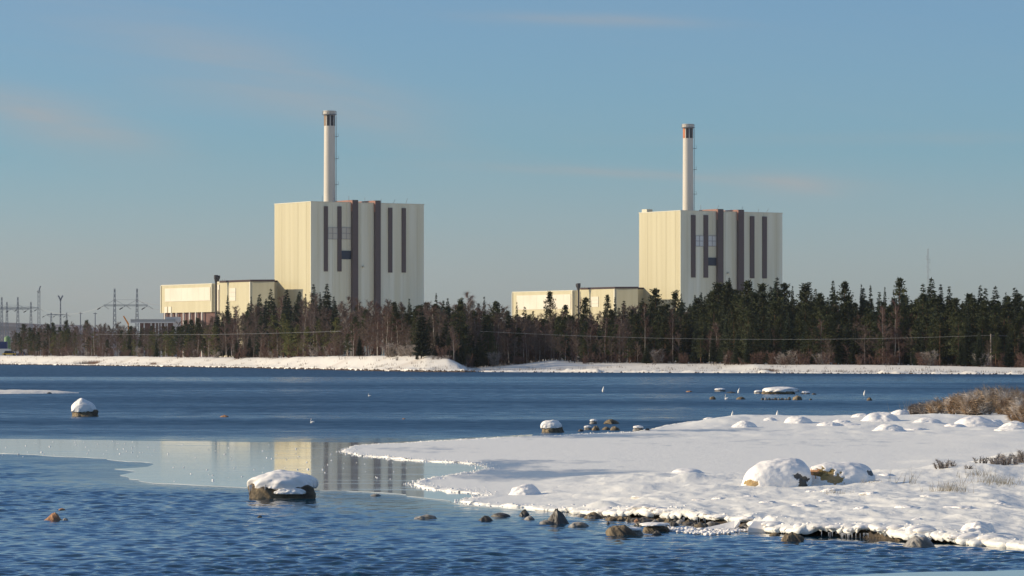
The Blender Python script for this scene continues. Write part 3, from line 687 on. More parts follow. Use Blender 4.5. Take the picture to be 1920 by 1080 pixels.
# ------------------------------------------------------------------ pylons and masts
def lattice(mb, x, y, z0, z1, w0, w1, t, n):
    pr = None
    for k in range(n + 1):
        f = k / n; w = (w0 + (w1 - w0) * f) / 2; z = z0 + (z1 - z0) * f
        ring = [(x - w, y - w, z), (x + w, y - w, z), (x + w, y + w, z), (x - w, y + w, z)]
        if pr:
            for i in range(4):
                mb.bar(pr[i], ring[i], t); mb.bar(pr[i], ring[(i + 1) % 4], t * .6); mb.bar(pr[(i + 1) % 4], ring[i], t * .6)
        pr = ring
def portal(xs, D, ytop, ybar, xl, xr, label, t=.16, wire_y=None, cat='pylon'):
    c = atD((xs[0] + xs[-1]) / 2, D, 2.4); R = empty('portal_pylon', c); tag(R, label, cat, 'steel portal pylons by the switchyard')
    zt = zat(ytop, D) - 2.4; zb = zat(ybar, D) - 2.4
    X = lambda px: (px - CX) / F * D - c.x
    for px in xs:
        mb = MB(); lattice(mb, X(px), 0, 0, zt, 13 / 6 * D / F * 6 / 1.6, .5, t, 14); mb.build('lattice_leg', M['pylon'], R)
    mb = MB(); mb.bar((X(xl), 0, zb), (X(xr), 0, zb), t * 1.5); mb.bar((X(xl), .8, zb + .5), (X(xr), .8, zb + .5), t * 1.2); mb.build('cross_beam', M['pylon'], R)
    hb = zb + (zt - zb) * .36; m = MB()
    for i, px in enumerate(xs):
        m.bar((X(px), 0, hb), (X(px) - (X(px) - X(xl)) * .95 if i == 0 else (X(xs[0]) + X(px)) / 2, 0, zb), t * .7)
        m.bar((X(px), 0, hb), ((X(px) + X(xs[-1])) / 2 if i < len(xs) - 1 else X(xr), 0, zb), t * .7)
    if len(xs) > 1: m.bar((X(xs[0]), 0, hb), (X(xs[-1]), 0, hb), t * .4)
    m.build('stay_bar', M['pylon'], R)
    for px in (xl, (xl + xr) / 2, xr):
        MB().bar((X(px), 0, zb), (X(px) - 1.4, -1, zb - .9), .09).bar((X(px) - 1.4, -1, zb - .9), (X(px) - 2.6, -2, zb - 1.7), .28).build('insulator', M['black'], R)
        MB().bar((X(px) + .3, 0, zb), (X(px) + 2.4, 1, zb - 1.5), .12).build('insulator', M['pylon'], R)
    return R
portal([215, 257], 1750, 541, 573.5, 194, 277, 'tall twin-legged pylon standing nearest to the turbine hall', .125)
portal([3.3, 33.5], 2100, 557, 580, -12, 54, 'twin-legged pylon cut off by the left edge of the picture', .125)
portal([13, 58], 2300, 566, 578, 0, 73, 'slimmer pale pylon behind the leftmost one', .125)
portal([96, 125], 2700, 586, 590.5, 87, 126, 'small far pylon at the foot of the forked mast', .15)
def mast(px, D, ytop, label, kind):
    c = atD(px, D, 2.4); R = empty('lattice_mast', c); tag(R, label, 'mast'); zt = zat(ytop, D) - 2.4; s = D / F
    mb = MB()
    if kind == 'fork':
        lattice(mb, 0, 0, 0, zt - 7 * s, 4 * s, 1.0 * s, .13, 16); mb.build('tower', M['steel'], R)
        m = MB().bar((0, 0, zt - 8 * s), (-4 * s, 0, zt), .5).bar((0, 0, zt - 8 * s), (4 * s, 0, zt), .5).bar((-5 * s, 0, zt), (-2.6 * s, 0, zt - .3), .4).bar((2.6 * s, 0, zt - .3), (5 * s, 0, zt), .4); m.box(-1.6 * s, 1.6 * s, -.5, .5, zt - 9.5 * s, zt - 7.5 * s); m.build('lamp_head', M['steel'], R)
    elif kind == 'lamp':
        lattice(mb, 0, 0, 0, zt - 8 * s, 5 * s, 4 * s, .09, 16); mb.build('tower', M['wire'], R)
        m = MB().bar((0, 0, zt - 9 * s), (2.6 * s, 0, zt), .35)
        for dx, dz in ((-2.5, -9), (-1, -11), (2, -10), (1, -4.5), (2.2, -1), (3, 0)): m.box((dx - .9) * s, (dx + .9) * s, -.4, .4, zt + (dz - .6) * s, zt + (dz + .6) * s)
        m.build('lamp_head', M['steel'], R)
    else:
        lattice(mb, 0, 0, 0, zt, 4.5 * s, 2.2 * s, .035, 26); mb.build('tower', M['wirepale'], R)
        m = MB()
        for dz in (-16, -21, -35): m.box(-3 * s, -2 * s, -.3, .3, zt + dz * s, zt + (dz + 2) * s); m.box(3 * s, 4 * s, -.3, .3, zt + (dz - 6) * s, zt + (dz - 4) * s)
        m.build('antenna', M['wire'], R)
mast(73, 2000, 537, 'tall floodlight mast with lamps clustered at its top, left of the wood', 'lamp')
mast(113.5, 2100, 554.5, 'floodlight mast with a forked head behind the left wood', 'fork')
mast(1740, 1500, 466, 'thin lattice radio mast above the forest on the right', 'radio')
for px, yt, lb in ((151, 585.5, 'shorter of two small far posts between forked mast and tall pylon'), (178.5, 586, 'slim far post nearest the tall twin-legged pylon')):
    o = MB().bar((0, 0, 0), (0, 0, zat(yt, 2300) - 2.4), .5, .3).bar((-1.2, 0, zat(yt, 2300) - 3), (1.2, 0, zat(yt, 2300) - 3), .25).build('power_post', M['steel'], None, False, atD(px, 2300, 2.4)); tag(o, lb, 'post', 'small far posts')
def wire(pts, r, m, label, sag=0.0, seg=40):
    mb = MB()
    for (a, b, s) in pts:
        pr = None
        for i in range(seg + 1):
            t = i / seg; p = a.lerp(b, t); p = Vector((p.x, p.y, p.z - s * 4 * t * (1 - t)))
            if pr: mb.bar(pr, p, r, None, 3)
            pr = p
    o = mb.build('overhead_wire', m); tag(o, label, 'wire'); return o
W_ = lambda px, py, D: atD(px, D, zat(py, D))
wire([(W_(1858, 628.5, 640), W_(900, 621, 655), 1.05), (W_(1858, 628.5, 640), W_(2300, 636, 640), .3)], .015, M['wirepale'], 'long sagging wire crossing in front of the right forest to the wooden pole')
wire([(W_(640, 621, 745), W_(180, 626.5, 1060), .4)], .022, M['wirepale'], 'pale wire crossing in front of the left wood')
wire([(W_(277, 575, 1750), W_(284, 580, 1700), .1), (W_(284, 580, 1700), W_(303, 580, 1600), .2), (W_(257, 563, 1750), W_(303, 572, 1600), .6)], .12, M['steel'], 'short dark wires from the tall pylon to the turbine hall')
wire([(W_(33, 572, 2100), W_(73, 580, 2100), .8), (W_(73, 578, 2100), W_(194, 574, 1750), 3.5)], .06, M['wire'], 'faint wires between the pylons on the far left')
def pole():
    D = 640; p = atD(1858, D); gz = gfar(p.x, p.y); R = empty('utility_pole', (p.x, p.y, gz)); tag(R, 'wooden utility pole at the forest edge near the right side', 'pole')
    h = zat(626, D) - gz; MB().bar((0, 0, -.3), (0, 0, h), .17, .13, 8).build('post', M['wood'], R); MB().bar((-.35, 0, h - .25), (.35, 0, h - .25), .06).build('cross_arm', M['wood'], R)
pole()

# things at the left end of the far shore
def left_yard():
    D = 1380
    c = atD(14, D, 2.45); R = empty('storage_tank', c); tag(R, 'green cylindrical storage tank at the left edge behind the beach', 'tank')
    zt = zat(632.5, D) - 2.45; s = D / F
    MB().lathe([(6 * s, 0), (6 * s, zt - .3), (5.6 * s, zt)], 20).build('shell', M['green'], R, True); MB().lathe([(5.6 * s, zt), (2 * s, zt + .5), (0, zt + .6)], 20).build('roof', M['green'], R)
    o = MB().box(-2.2, 2.2, -1.2, 1.2, 0, 2.6).box(-2.25, -2.2, -1.25, 1.25, 0, 2.65).box(2.2, 2.25, -1.25, 1.25, 0, 2.65); o = o.build('blue_container', M['blue'], None, False, atD(2, 1350, 5.0)); tag(o, 'dark blue container at the left edge beside the green tank', 'container')
    o.location.z = zat(648, 1350) ; 
    o2 = MB().box(-3, 3, -1.3, 1.3, 0, 3.0).build('site_cabin', M['bluegrey'], None, False, atD(4, 1345, 2.5)); tag(o2, 'pale blue site cabin under the dark blue container', 'cabin'); o.location.z = 5.502
    def vehicle(px, D, m, label, L=4.2, H=1.5):
        c = atD(px, D); gz = gfar(c.x, c.y); R = empty('parked_car', (c.x, c.y, gz)); tag(R, label, 'car')
        b = MB(); b.prism([(-L / 2, -.85), (L / 2, -.85), (L / 2, .85), (-L / 2, .85)], .35, .85); b.build('body', m, R)
        k = MB(); x0, x1 = -L * .32, L * .25
        k.v += [(x0 - .35, -.8, .853), (x1 + .5, -.8, .853), (x1 + .5, .8, .853), (x0 - .35, .8, .853), (x0, -.65, H), (x1, -.65, H), (x1, .65, H), (x0, .65, H)]
        k.f += [(4, 5, 6, 7), (0, 1, 5, 4), (1, 2, 6, 5), (2, 3, 7, 6), (3, 0, 4, 7)]; k.build('cabin', M['bluewin'], R)
        for sx in (-L * .32, L * .32):
            for sy in (-.8, .8):
                w = MB().lathe([(0, -.12), (.33, -.12), (.33, .12), (0, .12)], 12).build('wheel', M['black'], R, False, (sx, sy, .33)); w.rotation_euler = (math.radians(90), 0, 0)
    vehicle(18, 1332, M['yellow'], 'yellow car parked below the green tank', 5, 1.7); vehicle(42, 1331, M['blue'], 'blue car parked between the two small white signs', 4.4, 1.5)
    for px, lb in ((34, 'left one of two small white signs by the parked cars'), (49, 'right one of two small white signs by the parked cars')):
        c = atD(px, 1325); R = empty('sign', (c.x, c.y, gfar(c.x, c.y))); tag(R, lb, 'sign', 'two small white signs')
        MB().bar((0, 0, 0), (0, 0, 1.1), .06).build('post', M['steel'], R); MB().box(-.42, .42, -.08, -.02 + .1, .9, 2.3).build('panel', M['whitep'], R)
left_yard()

# ------------------------------------------------------------------ thin haze over the bay
HAZE = 3e-5
hz = MB().box(-2500, 2500, -60, 5200, -3, 190).build('haze', None); hz.data.materials.clear()
hm = bpy.data.materials.new('haze_air'); hm.use_nodes = True; hn = hm.node_tree; hn.nodes.remove(hn.nodes['Principled BSDF'])
pv = hn.nodes.new('ShaderNodeVolumePrincipled'); pv.inputs['Density'].default_value = HAZE; pv.inputs['Color'].default_value = (.86, .9, .95, 1); pv.inputs['Anisotropy'].default_value = .2
hn.links.new(pv.outputs[0], hn.nodes['Material Output'].inputs['Volume']); hz.data.materials.append(hm); tag(hz, 'thin pale haze over the bay', kind='stuff')

# ------------------------------------------------------------------ trees
RS = random.Random(11)
def tri(mb, p, d, w, L, up=None):
    a = Vector(p); d = Vector(d).normalized(); s = d.cross(Vector((RS.uniform(-1, 1), RS.uniform(-1, 1), RS.uniform(-1, 1)))).normalized() * (w / 2)
    k = len(mb.v); mb.v += [tuple(a + s), tuple(a - s), tuple(a + d * L)]; mb.f.append((k, k + 1, k + 2))
def trunk_mb(pts, r0, r1, n=5):
    mb = MB()
    for i in range(len(pts) - 1):
        f0 = i / (len(pts) - 1); f1 = (i + 1) / (len(pts) - 1)
        mb.bar(pts[i], pts[i + 1], r0 + (r1 - r0) * f0, r0 + (r1 - r0) * f1, n)
    return mb
def spruce_proto(seed, H=14.0, R0=2.3, start=.06, dens=1.0):
    RS.seed(seed); tr = trunk_mb([(0, 0, -.3), (RS.uniform(-.1, .1), 0, H * .5), (0, 0, H * .99)], .17, .02)
    cr = MB(); n = int(46 * dens); side = RS.uniform(0, 6.28); gap = RS.uniform(.05, .25)
    for j in range(n):
        f = start + (1 - start) * (j + RS.random() * .6) / n
        R = R0 * (1 - f) ** .78 * RS.uniform(.93, 1.06) + .08
        nb = max(4, int(9 * (1 - f) + 4)); a0 = RS.uniform(0, 6.28)
        for b in range(nb):
            a = a0 + b * 6.283 / nb + RS.uniform(-.35, .35); Rb = R * RS.uniform(.55, 1.25) * (1 - gap * max(0, math.cos(a - side)))
            d = Vector((math.cos(a), math.sin(a), 0)); z = H * f; m = max(2, int(Rb / .2)); jz = RS.uniform(-.22, .22) * (1 if f < .93 else .3)
            sc = min(1.0, .46 + Rb / 1.5)
            for q in range(m):
                t = (q + .6) / m; p = d * (Rb * t) + Vector((0, 0, z + jz - .22 * Rb * t + .30 * Rb * t * t))
                wd = (.5 * (1.05 - t) + .16) * sc
                for _ in range(2):
                    tri(cr, p + Vector((RS.uniform(-.1, .1), RS.uniform(-.1, .1), RS.uniform(-.05, .1))) * sc, d * 1.1 + Vector((RS.uniform(-.8, .8), RS.uniform(-.8, .8), RS.uniform(-.75, .1))), wd * .7, (.3 + .3 * (1 - t) + RS.uniform(0, .15)) * sc)
    for _ in range(10): tri(cr, (0, 0, H * RS.uniform(.955, .985)), (RS.uniform(-.35, .35), RS.uniform(-.35, .35), 1), .07, .35)
    return tr, cr
def pine_proto(seed, H=13.0, R0=2.3, start=.22, nc=38):
    RS.seed(seed); lean = RS.uniform(-.5, .5)
    tr = trunk_mb([(0, 0, -.3), (lean * .4, 0, H * .4), (lean * .8, RS.uniform(-.2, .2), H * .75), (lean, 0, H * .97)], .19, .05)
    cr = MB()
    for c in range(nc):
        f = start + (1 - start) * ((c + RS.random()) / nc); prof = math.sin(min(1, (f - start) / (1 - start) * .75 + .3) * math.pi) ** .7
        a = RS.uniform(0, 6.28); rr = R0 * prof * RS.uniform(.25, 1.0)
        if f > .94: rr *= .3
        cc = Vector((lean * f + rr * math.cos(a), rr * math.sin(a), H * f)); tr.bar((lean * f, 0, H * f - .4 * rr), tuple(cc), .05, .02, 3)
        sz = RS.uniform(.55, 1.05) * (1 if f < .9 else .6)
        for _ in range(58):
            u = Vector((RS.gauss(0, 1), RS.gauss(0, 1), RS.gauss(0, .55))); u *= sz * .55 / 1.1
            tri(cr, cc + u, (u.x + RS.uniform(-.5, .5), u.y + RS.uniform(-.5, .5), u.z * .6 + RS.uniform(-.1, .8)), .24, .34 + RS.uniform(0, .14))
    return tr, cr
def birch_proto(seed, H=12.0, nl=26, nt=46, spread=1.0):
    RS.seed(seed); lean = RS.uniform(-.9, .9); pts = [(0, 0, -.3)]
    for k in range(1, 7): f = k / 6; pts.append((lean * f * f + RS.uniform(-.12, .12), RS.uniform(-.15, .15), H * f * .97))
    tr = trunk_mb(pts, .13, .025, 5)
    cr = MB()
    for l in range(nl):
        f = .28 + .7 * (l + RS.random()) / nl; i = min(5, int(f * 6)); t = f * 6 - i
        b = Vector(pts[i]).lerp(Vector(pts[min(6, i + 1)]), min(1, t)); a = RS.uniform(0, 6.28)
        Ll = H * .26 * (1.15 - f) * RS.uniform(.7, 1.3) * spread + .5; d = Vector((math.cos(a), math.sin(a), RS.uniform(.7, 1.5))).normalized()
        e = b + d * Ll; cr.bar(b, e, .045 * (1.3 - f), .012, 3)
        for q in range(nt):
            u = RS.uniform(.15, 1.05); p = b + d * (Ll * u)
            tri(cr, p, (d.x * .7 + RS.uniform(-.8, .8), d.y * .7 + RS.uniform(-.8, .8), RS.uniform(-.4, 1.0)), .058, RS.uniform(.45, 1.1))
    return tr, cr
def bush_proto(seed, H=2.6, n=620, R=1.5, w=.04):
    RS.seed(seed); st = MB(); cr = MB()
    for s in range(12):
        a = RS.uniform(0, 6.28); t = RS.uniform(.1, .65); d = Vector((math.cos(a) * t, math.sin(a) * t, 1)).normalized(); L = H * RS.uniform(.6, 1.0)
        b = Vector((RS.uniform(-.4, .4) * R, RS.uniform(-.4, .4) * R, -.1)); st.bar(b, b + d * L * .7, .03, .012, 3)
        for q in range(n // 12):
            u = RS.uniform(.1, 1); p = b + d * (L * u)
            tri(cr, p, (d.x + RS.uniform(-1, 1), d.y + RS.uniform(-1, 1), RS.uniform(-.1, 1.2)), w, RS.uniform(.25, .75) * H / 2.6)
    return st, cr
def make_protos(fn, seeds, tm, cm, name, **kw):
    out = []
    for s in seeds:
        t, c = fn(s, **kw); out.append((mesh(name + '_trunk', t.v, t.f, tm), mesh(name + '_crown', c.v, c.f, cm)))
    return out
PR = {
    'spruce': make_protos(spruce_proto, range(20, 26), M['bark'], M['spruce'], 'spruce') + make_protos(spruce_proto, (27, 28), M['bark'], M['spruce'], 'spruce', R0=1.6, dens=1.1),
    'pine': make_protos(pine_proto, range(30, 36), M['pinebark'], M['pine'], 'pine', H=14.0),
    'ypine': make_protos(pine_proto, (40, 41, 42), M['pinebark'], M['ypine'], 'pine', H=14.0, start=.08, nc=34),
    'birch': make_protos(birch_proto, range(50, 58), M['birchbark'], M['twig'], 'birch', H=14.0),
    'bare': make_protos(birch_proto, range(90, 96), M['barebark'], M['baretwig'], 'bare', H=14.0, nl=32, nt=62, spread=1.15),
    'bush': make_protos(bush_proto, (60, 61, 62), M['bark'], M['twig'], 'bush'),
    'frost': make_protos(bush_proto, (63, 64, 65), M['bark'], M['frost'], 'bush', n=760),
}
REFH = dict(spruce=14., pine=14., ypine=14., birch=14., bare=14., bush=2.6, frost=2.6)
NAMES = dict(spruce=('spruce_tree', 'tree'), pine=('pine_tree', 'tree'), ypine=('young_pine_tree', 'tree'), birch=('birch_tree', 'tree'), bare=('bare_tree', 'tree'), bush=('bare_bush', 'bush'), frost=('frosted_bush', 'bush'))
def plant(kind, x, y, z, h, label, group, wide=1.0, idx=None):
    nm, cat = NAMES[kind]; k = RS.randrange(len(PR[kind])) if idx is None else idx % len(PR[kind]); tm, cm = PR[kind][k]
    s = h / REFH[kind]; rz = RS.uniform(0, 6.28)
    R = empty(nm, (x, y, z), rz); sx = s * wide * (1 if kind in ('bush', 'frost') else max(.75, min(1.3, (14 / h) ** .35)))
    R.scale = (sx, sx, s)
    tag(R, label, cat, group)
    link('stem' if kind in ('bush', 'frost') else 'trunk', tm, R); link('twigs' if kind in ('bush', 'frost') else 'crown', cm, R)
    return R
ENV = [(-300, 615), (0, 640), (18, 640), (24, 622), (36, 612), (60, 606), (120, 602), (160, 603), (200, 604), (240, 607), (300, 604), (330, 600), (370, 593), (410, 580), (450, 575), (500, 562), (540, 556), (575, 556), (592, 550), (640, 572), (700, 566), (760, 570), (815, 566), (870, 566), (930, 572), (960, 580), (1040, 584), (1100, 584), (1150, 580), (1200, 568), (1250, 566), (1310, 562), (1330, 548), (1360, 537), (1400, 541), (1450, 537), (1490, 548), (1560, 549), (1610, 556), (1690, 548), (1720, 552), (1745, 545), (1790, 556), (1850, 554), (1920, 553), (2300, 555)]
ZONES = [(100, 'left of the forked mast'), (190, 'below the forked mast'), (235, 'below the tall pylon, left leg'), (300, 'below the crane and low columned building'), (400, 'below the left turbine hall'), (515, 'below the chamfered end of the left turbine hall'),
         (585, 'below the sunlit wall of the nearer reactor'), (650, 'below the left bands of the nearer reactor'), (720, 'below the two ribs of the nearer reactor'), (800, 'below the right end of the nearer reactor'), (875, 'just behind the tip of the spit'), (955, 'in the dark gap left of the right turbine hall'),
         (1085, 'below the right turbine hall'), (1195, 'below the exhaust stack of the right turbine hall'), (1275, 'below the sunlit wall of the farther reactor'), (1340, 'below the left bands of the farther reactor'), (1395, 'below the ribs of the farther reactor'), (1470, 'below the right end of the farther reactor'),
         (1560, 'just right of the farther reactor'), (1650, 'midway between farther reactor and radio mast'), (1720, 'just left of the radio mast'), (1790, 'below the radio mast'), (1845, 'just left of the utility pole'), (1885, 'behind the utility pole'), (9999, 'at the right edge')]
def region(px, row=3):
    z = next(t for l, t in ZONES if px < l)
    return ('front row, ' if row < 2 else ('middle rows, ' if row < 4 else 'back rows, ')) + z
KL = dict(spruce='dark pointed spruce', pine='bushy topped pine', ypine='young yellow green pine', birch='bare reddish birch', bare='bare grey brown tree')
KG = dict(spruce='spruces of the far shore', pine='pines of the far shore', ypine='young pines of the far shore', birch='bare birches of the far shore', bare='bare grey brown trees of the far shore')
def tfront(px): return interp(px, TW) + 26 * float(fbm(np.array(px * .021), np.array(.5), 301, 4)) + (6 if px > 1190 else 0)
def kindpick(px, row, r):
    if px < 45: p = (('pine', .6), ('bare', 1))
    elif px < 140: p = (('pine', .35), ('spruce', .45), ('ypine', .6), ('bare', .85), ('birch', 1))
    elif px < 230: p = (('birch', .35), ('bare', .7), ('ypine', .88), ('pine', 1))
    elif px < 400: p = (('pine', .2), ('ypine', .4), ('birch', .65), ('bare', .95), ('spruce', 1))
    elif px < 640: p = (('spruce', .34), ('birch', .6), ('bare', .9), ('pine', 1)) if row > 2 else (('ypine', .26), ('birch', .58), ('bare', .94), ('spruce', 1))
    elif px < 790: p = (('birch', .35), ('bare', .72), ('pine', .92), ('spruce', 1))
    elif px < 890: p = (('spruce', .25), ('pine', .5), ('birch', .7), ('bare', 1))
    elif px < 1190: p = (('spruce', .18), ('birch', .45), ('bare', .85), ('pine', 1))
    else: p = (('pine', .46), ('spruce', .82), ('birch', .9), ('bare', 1))
    for k, c in p:
        if r < c: return k
    return p[-1][0]
cnt = {}
tr_rng = random.Random(77)
for row, (dd, hf, step) in enumerate([(2, .50, 16), (9, .70, 15), (18, .84, 14), (29, .93, 13), (42, 1.0, 13), (58, .98, 14), (76, .95, 16)]):
    x = -60.0 + tr_rng.uniform(0, 10)
    while x < 2040:
        px = x + tr_rng.uniform(-.4, .4) * step
        Ds = float(Dsh(px)); D = Ds + float(tfront(px)) + dd + tr_rng.uniform(-3, 3)
        if row == 0 and px > 1190 and tr_rng.random() < .5: x += step; continue
        if px < 22: x += step; continue
        p = atD(px, D); z = gfar(p.x, p.y); k = kindpick(px, row, tr_rng.random())
        top = float(interp(px, ENV)); full = zat(top, D) - z
        h = full * hf * tr_rng.uniform(.80, 1.05)
        if k == 'spruce' and row >= 3: h *= tr_rng.choice([1.0, 1.03, 1.10])
        if k in ('birch', 'bare') and px > 1190: h *= .8
        if row <= 1 and 330 < px < 700: h *= .85
        if k == 'ypine': h = min(h, full * .72)
        if row >= 3 and 240 < px < 330: h = min(h, zat(612, D) - z)
        plant(k, p.x, p.y, z, max(h, 2.2), '%s, %s' % (KL[k], region(px, row)), KG[k]); cnt[k] = cnt.get(k, 0) + 1
        x += step * (1.0 + (.25 if px < 800 else 0))
# individually recognisable tops: (kind, px, top y, extra depth, label, width)
SPEC = [('spruce', 588, 533, 48, 'tall spruce against the lit corner of the nearer reactor, left of a taller one', 1.0, 0), ('spruce', 613, 531, 46, 'tallest spruce in front of the nearer reactor grey wall', 1.1, 1),
        ('spruce', 508, 541, 50, 'tall spruce at the join of turbine hall and nearer reactor', 1.1, 2), ('spruce', 538, 542, 52, 'broad spruce in front of the sunlit reactor wall', 1.25, 3), ('spruce', 487, 551, 50, 'dark spruce in front of the turbine hall chamfered end', 1.1, 4),
        ('spruce', 471, 556, 50, 'slim dark spruce left of the broad one by the turbine hall', .8, 6), ('spruce', 427, 553, 55, 'spruce beside the black exhaust stack of the left turbine hall', .8, 7), ('spruce', 560, 550, 50, 'spruce with thin top in front of the sunlit reactor wall', .9, 5),
        ('spruce', 573, 551, 50, 'narrow spruce just left of the reactor corner', .7, 6), ('spruce', 600, 547, 50, 'small spruce between the two tall ones at the reactor corner', .7, 7),
        ('spruce', 767, 560, 60, 'pointed spruce in front of the right end of the nearer reactor', .8, 6), ('spruce', 818, 549, 60, 'lone slim spruce rising just right of the nearer reactor', .7, 7), ('pine', 861, 562, 50, 'leaning topped pine in the middle of the wood', .8, 1), ('birch', 881, 549, 50, 'bare spreading birch rising behind the wood right of the nearer reactor', 1.3, 2),
        ('spruce', 908, 556, 50, 'spruce beside the spreading bare birch', .7, 6), ('spruce', 935, 566, 45, 'spruce just left of the right turbine hall', .9, 3), ('spruce', 969, 566, 50, 'slim spruce before the left end of the right turbine hall', .6, 6),
        ('pine', 1032, 548, 45, 'gappy pine standing out against the right turbine hall wall', .75, 2), ('pine', 1060, 573, 45, 'low round pine in front of the right turbine hall', .9, 3), ('pine', 1098, 560, 48, 'flat branched pine at the foot of the right exhaust stack', 1.0, 4),
        ('pine', 1139, 554, 48, 'tall thin pine in front of the right turbine hall corner', .6, 5), ('spruce', 1153, 556, 50, 'narrow spruce right of the thin pine by the turbine hall', .6, 7), ('spruce', 1170, 563, 50, 'dark spruce before the right turbine hall end wall', 1.0, 1),
        ('spruce', 1205, 558, 48, 'spruce at the left foot of the farther reactor', .9, 2), ('pine', 1229, 543, 45, 'dense dark pine before the sunlit wall of the farther reactor', 1.15, 0), ('pine', 1263, 548, 45, 'open crowned pine at the corner of the farther reactor', .9, 1),
        ('spruce', 1277, 550, 48, 'slim spruce on the corner line of the farther reactor', .7, 6), ('spruce', 1303, 552, 48, 'small spruce before the grey wall, left one of a pair', .7, 7), ('spruce', 1315, 548, 48, 'small spruce before the grey wall, right one of a pair', .7, 6),
        ('pine', 1345, 532, 40, 'big bushy pine covering the middle of the farther reactor', 1.3, 2), ('pine', 1364, 531, 42, 'bushy pine right beside the big one before the farther reactor', 1.2, 3), ('pine', 1402, 529, 40, 'tall bushy pine before the second rib of the farther reactor', 1.2, 4),
        ('pine', 1430, 533, 44, 'pine before the right end of the farther reactor', 1.0, 5), ('spruce', 1455, 527, 44, 'spruce topping the right corner of the farther reactor', 1.2, 0), ('pine', 1471, 533, 42, 'pine just right of the farther reactor', 1.0, 0),
        ('spruce', 1486, 536, 44, 'small pointed spruce right of the farther reactor', .6, 6), ('pine', 1510, 534, 40, 'wide rounded pine in the right forest', 1.25, 1), ('spruce', 1529, 541, 44, 'dark spruce beside the wide rounded pine', .9, 2), ('spruce', 1562, 525, 44, 'pointed spruce left of the one sided pine', .9, 3),
        ('pine', 1584, 531, 42, 'one sided pine with a windswept flat top', 1.0, 4), ('spruce', 1615, 533, 44, 'thin spruce standing alone on the skyline', .6, 6), ('spruce', 1632, 534, 44, 'thin spruce right beside the lone thin one', .7, 7), ('spruce', 1659, 538, 44, 'slim grey topped spruce on the right skyline', .6, 6),
        ('pine', 1687, 523, 42, 'open topped pine, the tallest left of the radio mast', .9, 5), ('spruce', 1731, 531, 40, 'spruce at the left foot of the radio mast', 1.1, 4), ('spruce', 1746, 520, 40, 'tallest spruce of the right skyline, by the radio mast', 1.15, 5), ('spruce', 1764, 533, 42, 'spruce a little right of the radio mast', .9, 0),
        ('spruce', 1838, 534, 40, 'pointed spruce left of the utility pole', .9, 1), ('spruce', 1866, 536, 40, 'dark spruce above the utility pole', 1.1, 2), ('spruce', 1886, 548, 40, 'thin spruce near the right edge', .6, 6), ('spruce', 1906, 542, 40, 'spruce at the right edge of the picture', 1.0, 3),
        ('birch', 645, 556, 52, 'fine twigged birch before the left rib of the nearer reactor', 1.2, 4), ('birch', 675, 560, 52, 'fine twigged birch between the two ribs of the nearer reactor', 1.2, 5), ('birch', 725, 562, 52, 'round bare birch right of the second rib', 1.1, 6),
        ('birch', 1540, 600, 2, 'pale trunked birch at the right forest edge, leaning left', .6, 1), ('birch', 1209, 570, 3, 'tall pale trunked birch at the left end of the right forest', .6, 2), ('birch', 1262, 578, 3, 'forked pale birch before the farther reactor corner', .7, 3), ('birch', 1655, 575, 6, 'pale birch stem under the right skyline', .6, 0), ('birch', 1678, 562, 7, 'second pale birch stem, leaning, under the right skyline', .6, 4),
        ('birch', 1341, 612, 2, 'reddish birch clump at the right shore', 1.0, 5), ('birch', 1330, 620, 3, 'lower reddish birch beside the clump', 1.0, 6), ('birch', 1134, 600, 4, 'pale birch stem in the middle of the dark wood', .5, 7), ('birch', 1162, 606, 4, 'leaning pale birch stem near the right forest', .5, 0),
        ('birch', 663, 606, 0, 'sunlit birch at the edge of the spit wood', .8, 1), ('spruce', 1212, 646, -8, 'small dark spruce standing alone on the shore snow', 1.5, 1), ('spruce', 782, 662, -12, 'tiny lone spruce on the snowy spit', 1.7, 2)]
for kd, px, ty, ex, lb, wd, ix in SPEC:
    D = float(Dsh(px)) + float(tfront(px)) + ex; p = atD(px, D); z = gfar(p.x, p.y); plant(kd, p.x, p.y, z, zat(ty, D) - z, lb, KG[kd], wd, ix)
for i in range(16):
    px = 790 + 80 * ((i * 7) % 16) / 16; D = 705 + i * 5.0; p = atD(px, D); z = gfar(p.x, p.y); kk = ('spruce', 'bare', 'pine', 'birch')[i % 4]; plant(kk, p.x, p.y, z, zat(tr_rng.uniform(566, 584), D) - z, '%s, %s' % (KL[kk], region(px, i // 3)), KG[kk], 1.1)
print('COUNTS', cnt)
# bushes under the wood
b_rng = random.Random(5)
for i in range(130):
    px = b_rng.uniform(60, 1960); D = float(Dsh(px)) + float(tfront(px)) + b_rng.uniform(-4, 2); p = atD(px, D)
    k = 'frost' if (680 < px < 830 or b_rng.random() < (.25 if px < 860 else .06)) else 'bush'
    plant(k, p.x, p.y, gfar(p.x, p.y), b_rng.uniform(1.0, 3.4), ('frosted grey bush' if k == 'frost' else 'bare brown bush') + ', ' + region(px, 0), 'bushes at the edge of the far wood', 1.2)
for i in range(150):
    px = b_rng.uniform(30, 1980) if i % 3 else b_rng.uniform(860, 1980); D = float(Dsh(px)) + float(tfront(px)) + b_rng.uniform(12, 70); p = atD(px, D)
    plant('bush', p.x, p.y, gfar(p.x, p.y), b_rng.uniform(3.0, 5.0), 'undergrowth bush, ' + region(px, 3), 'undergrowth bushes inside the far wood', 1.5)
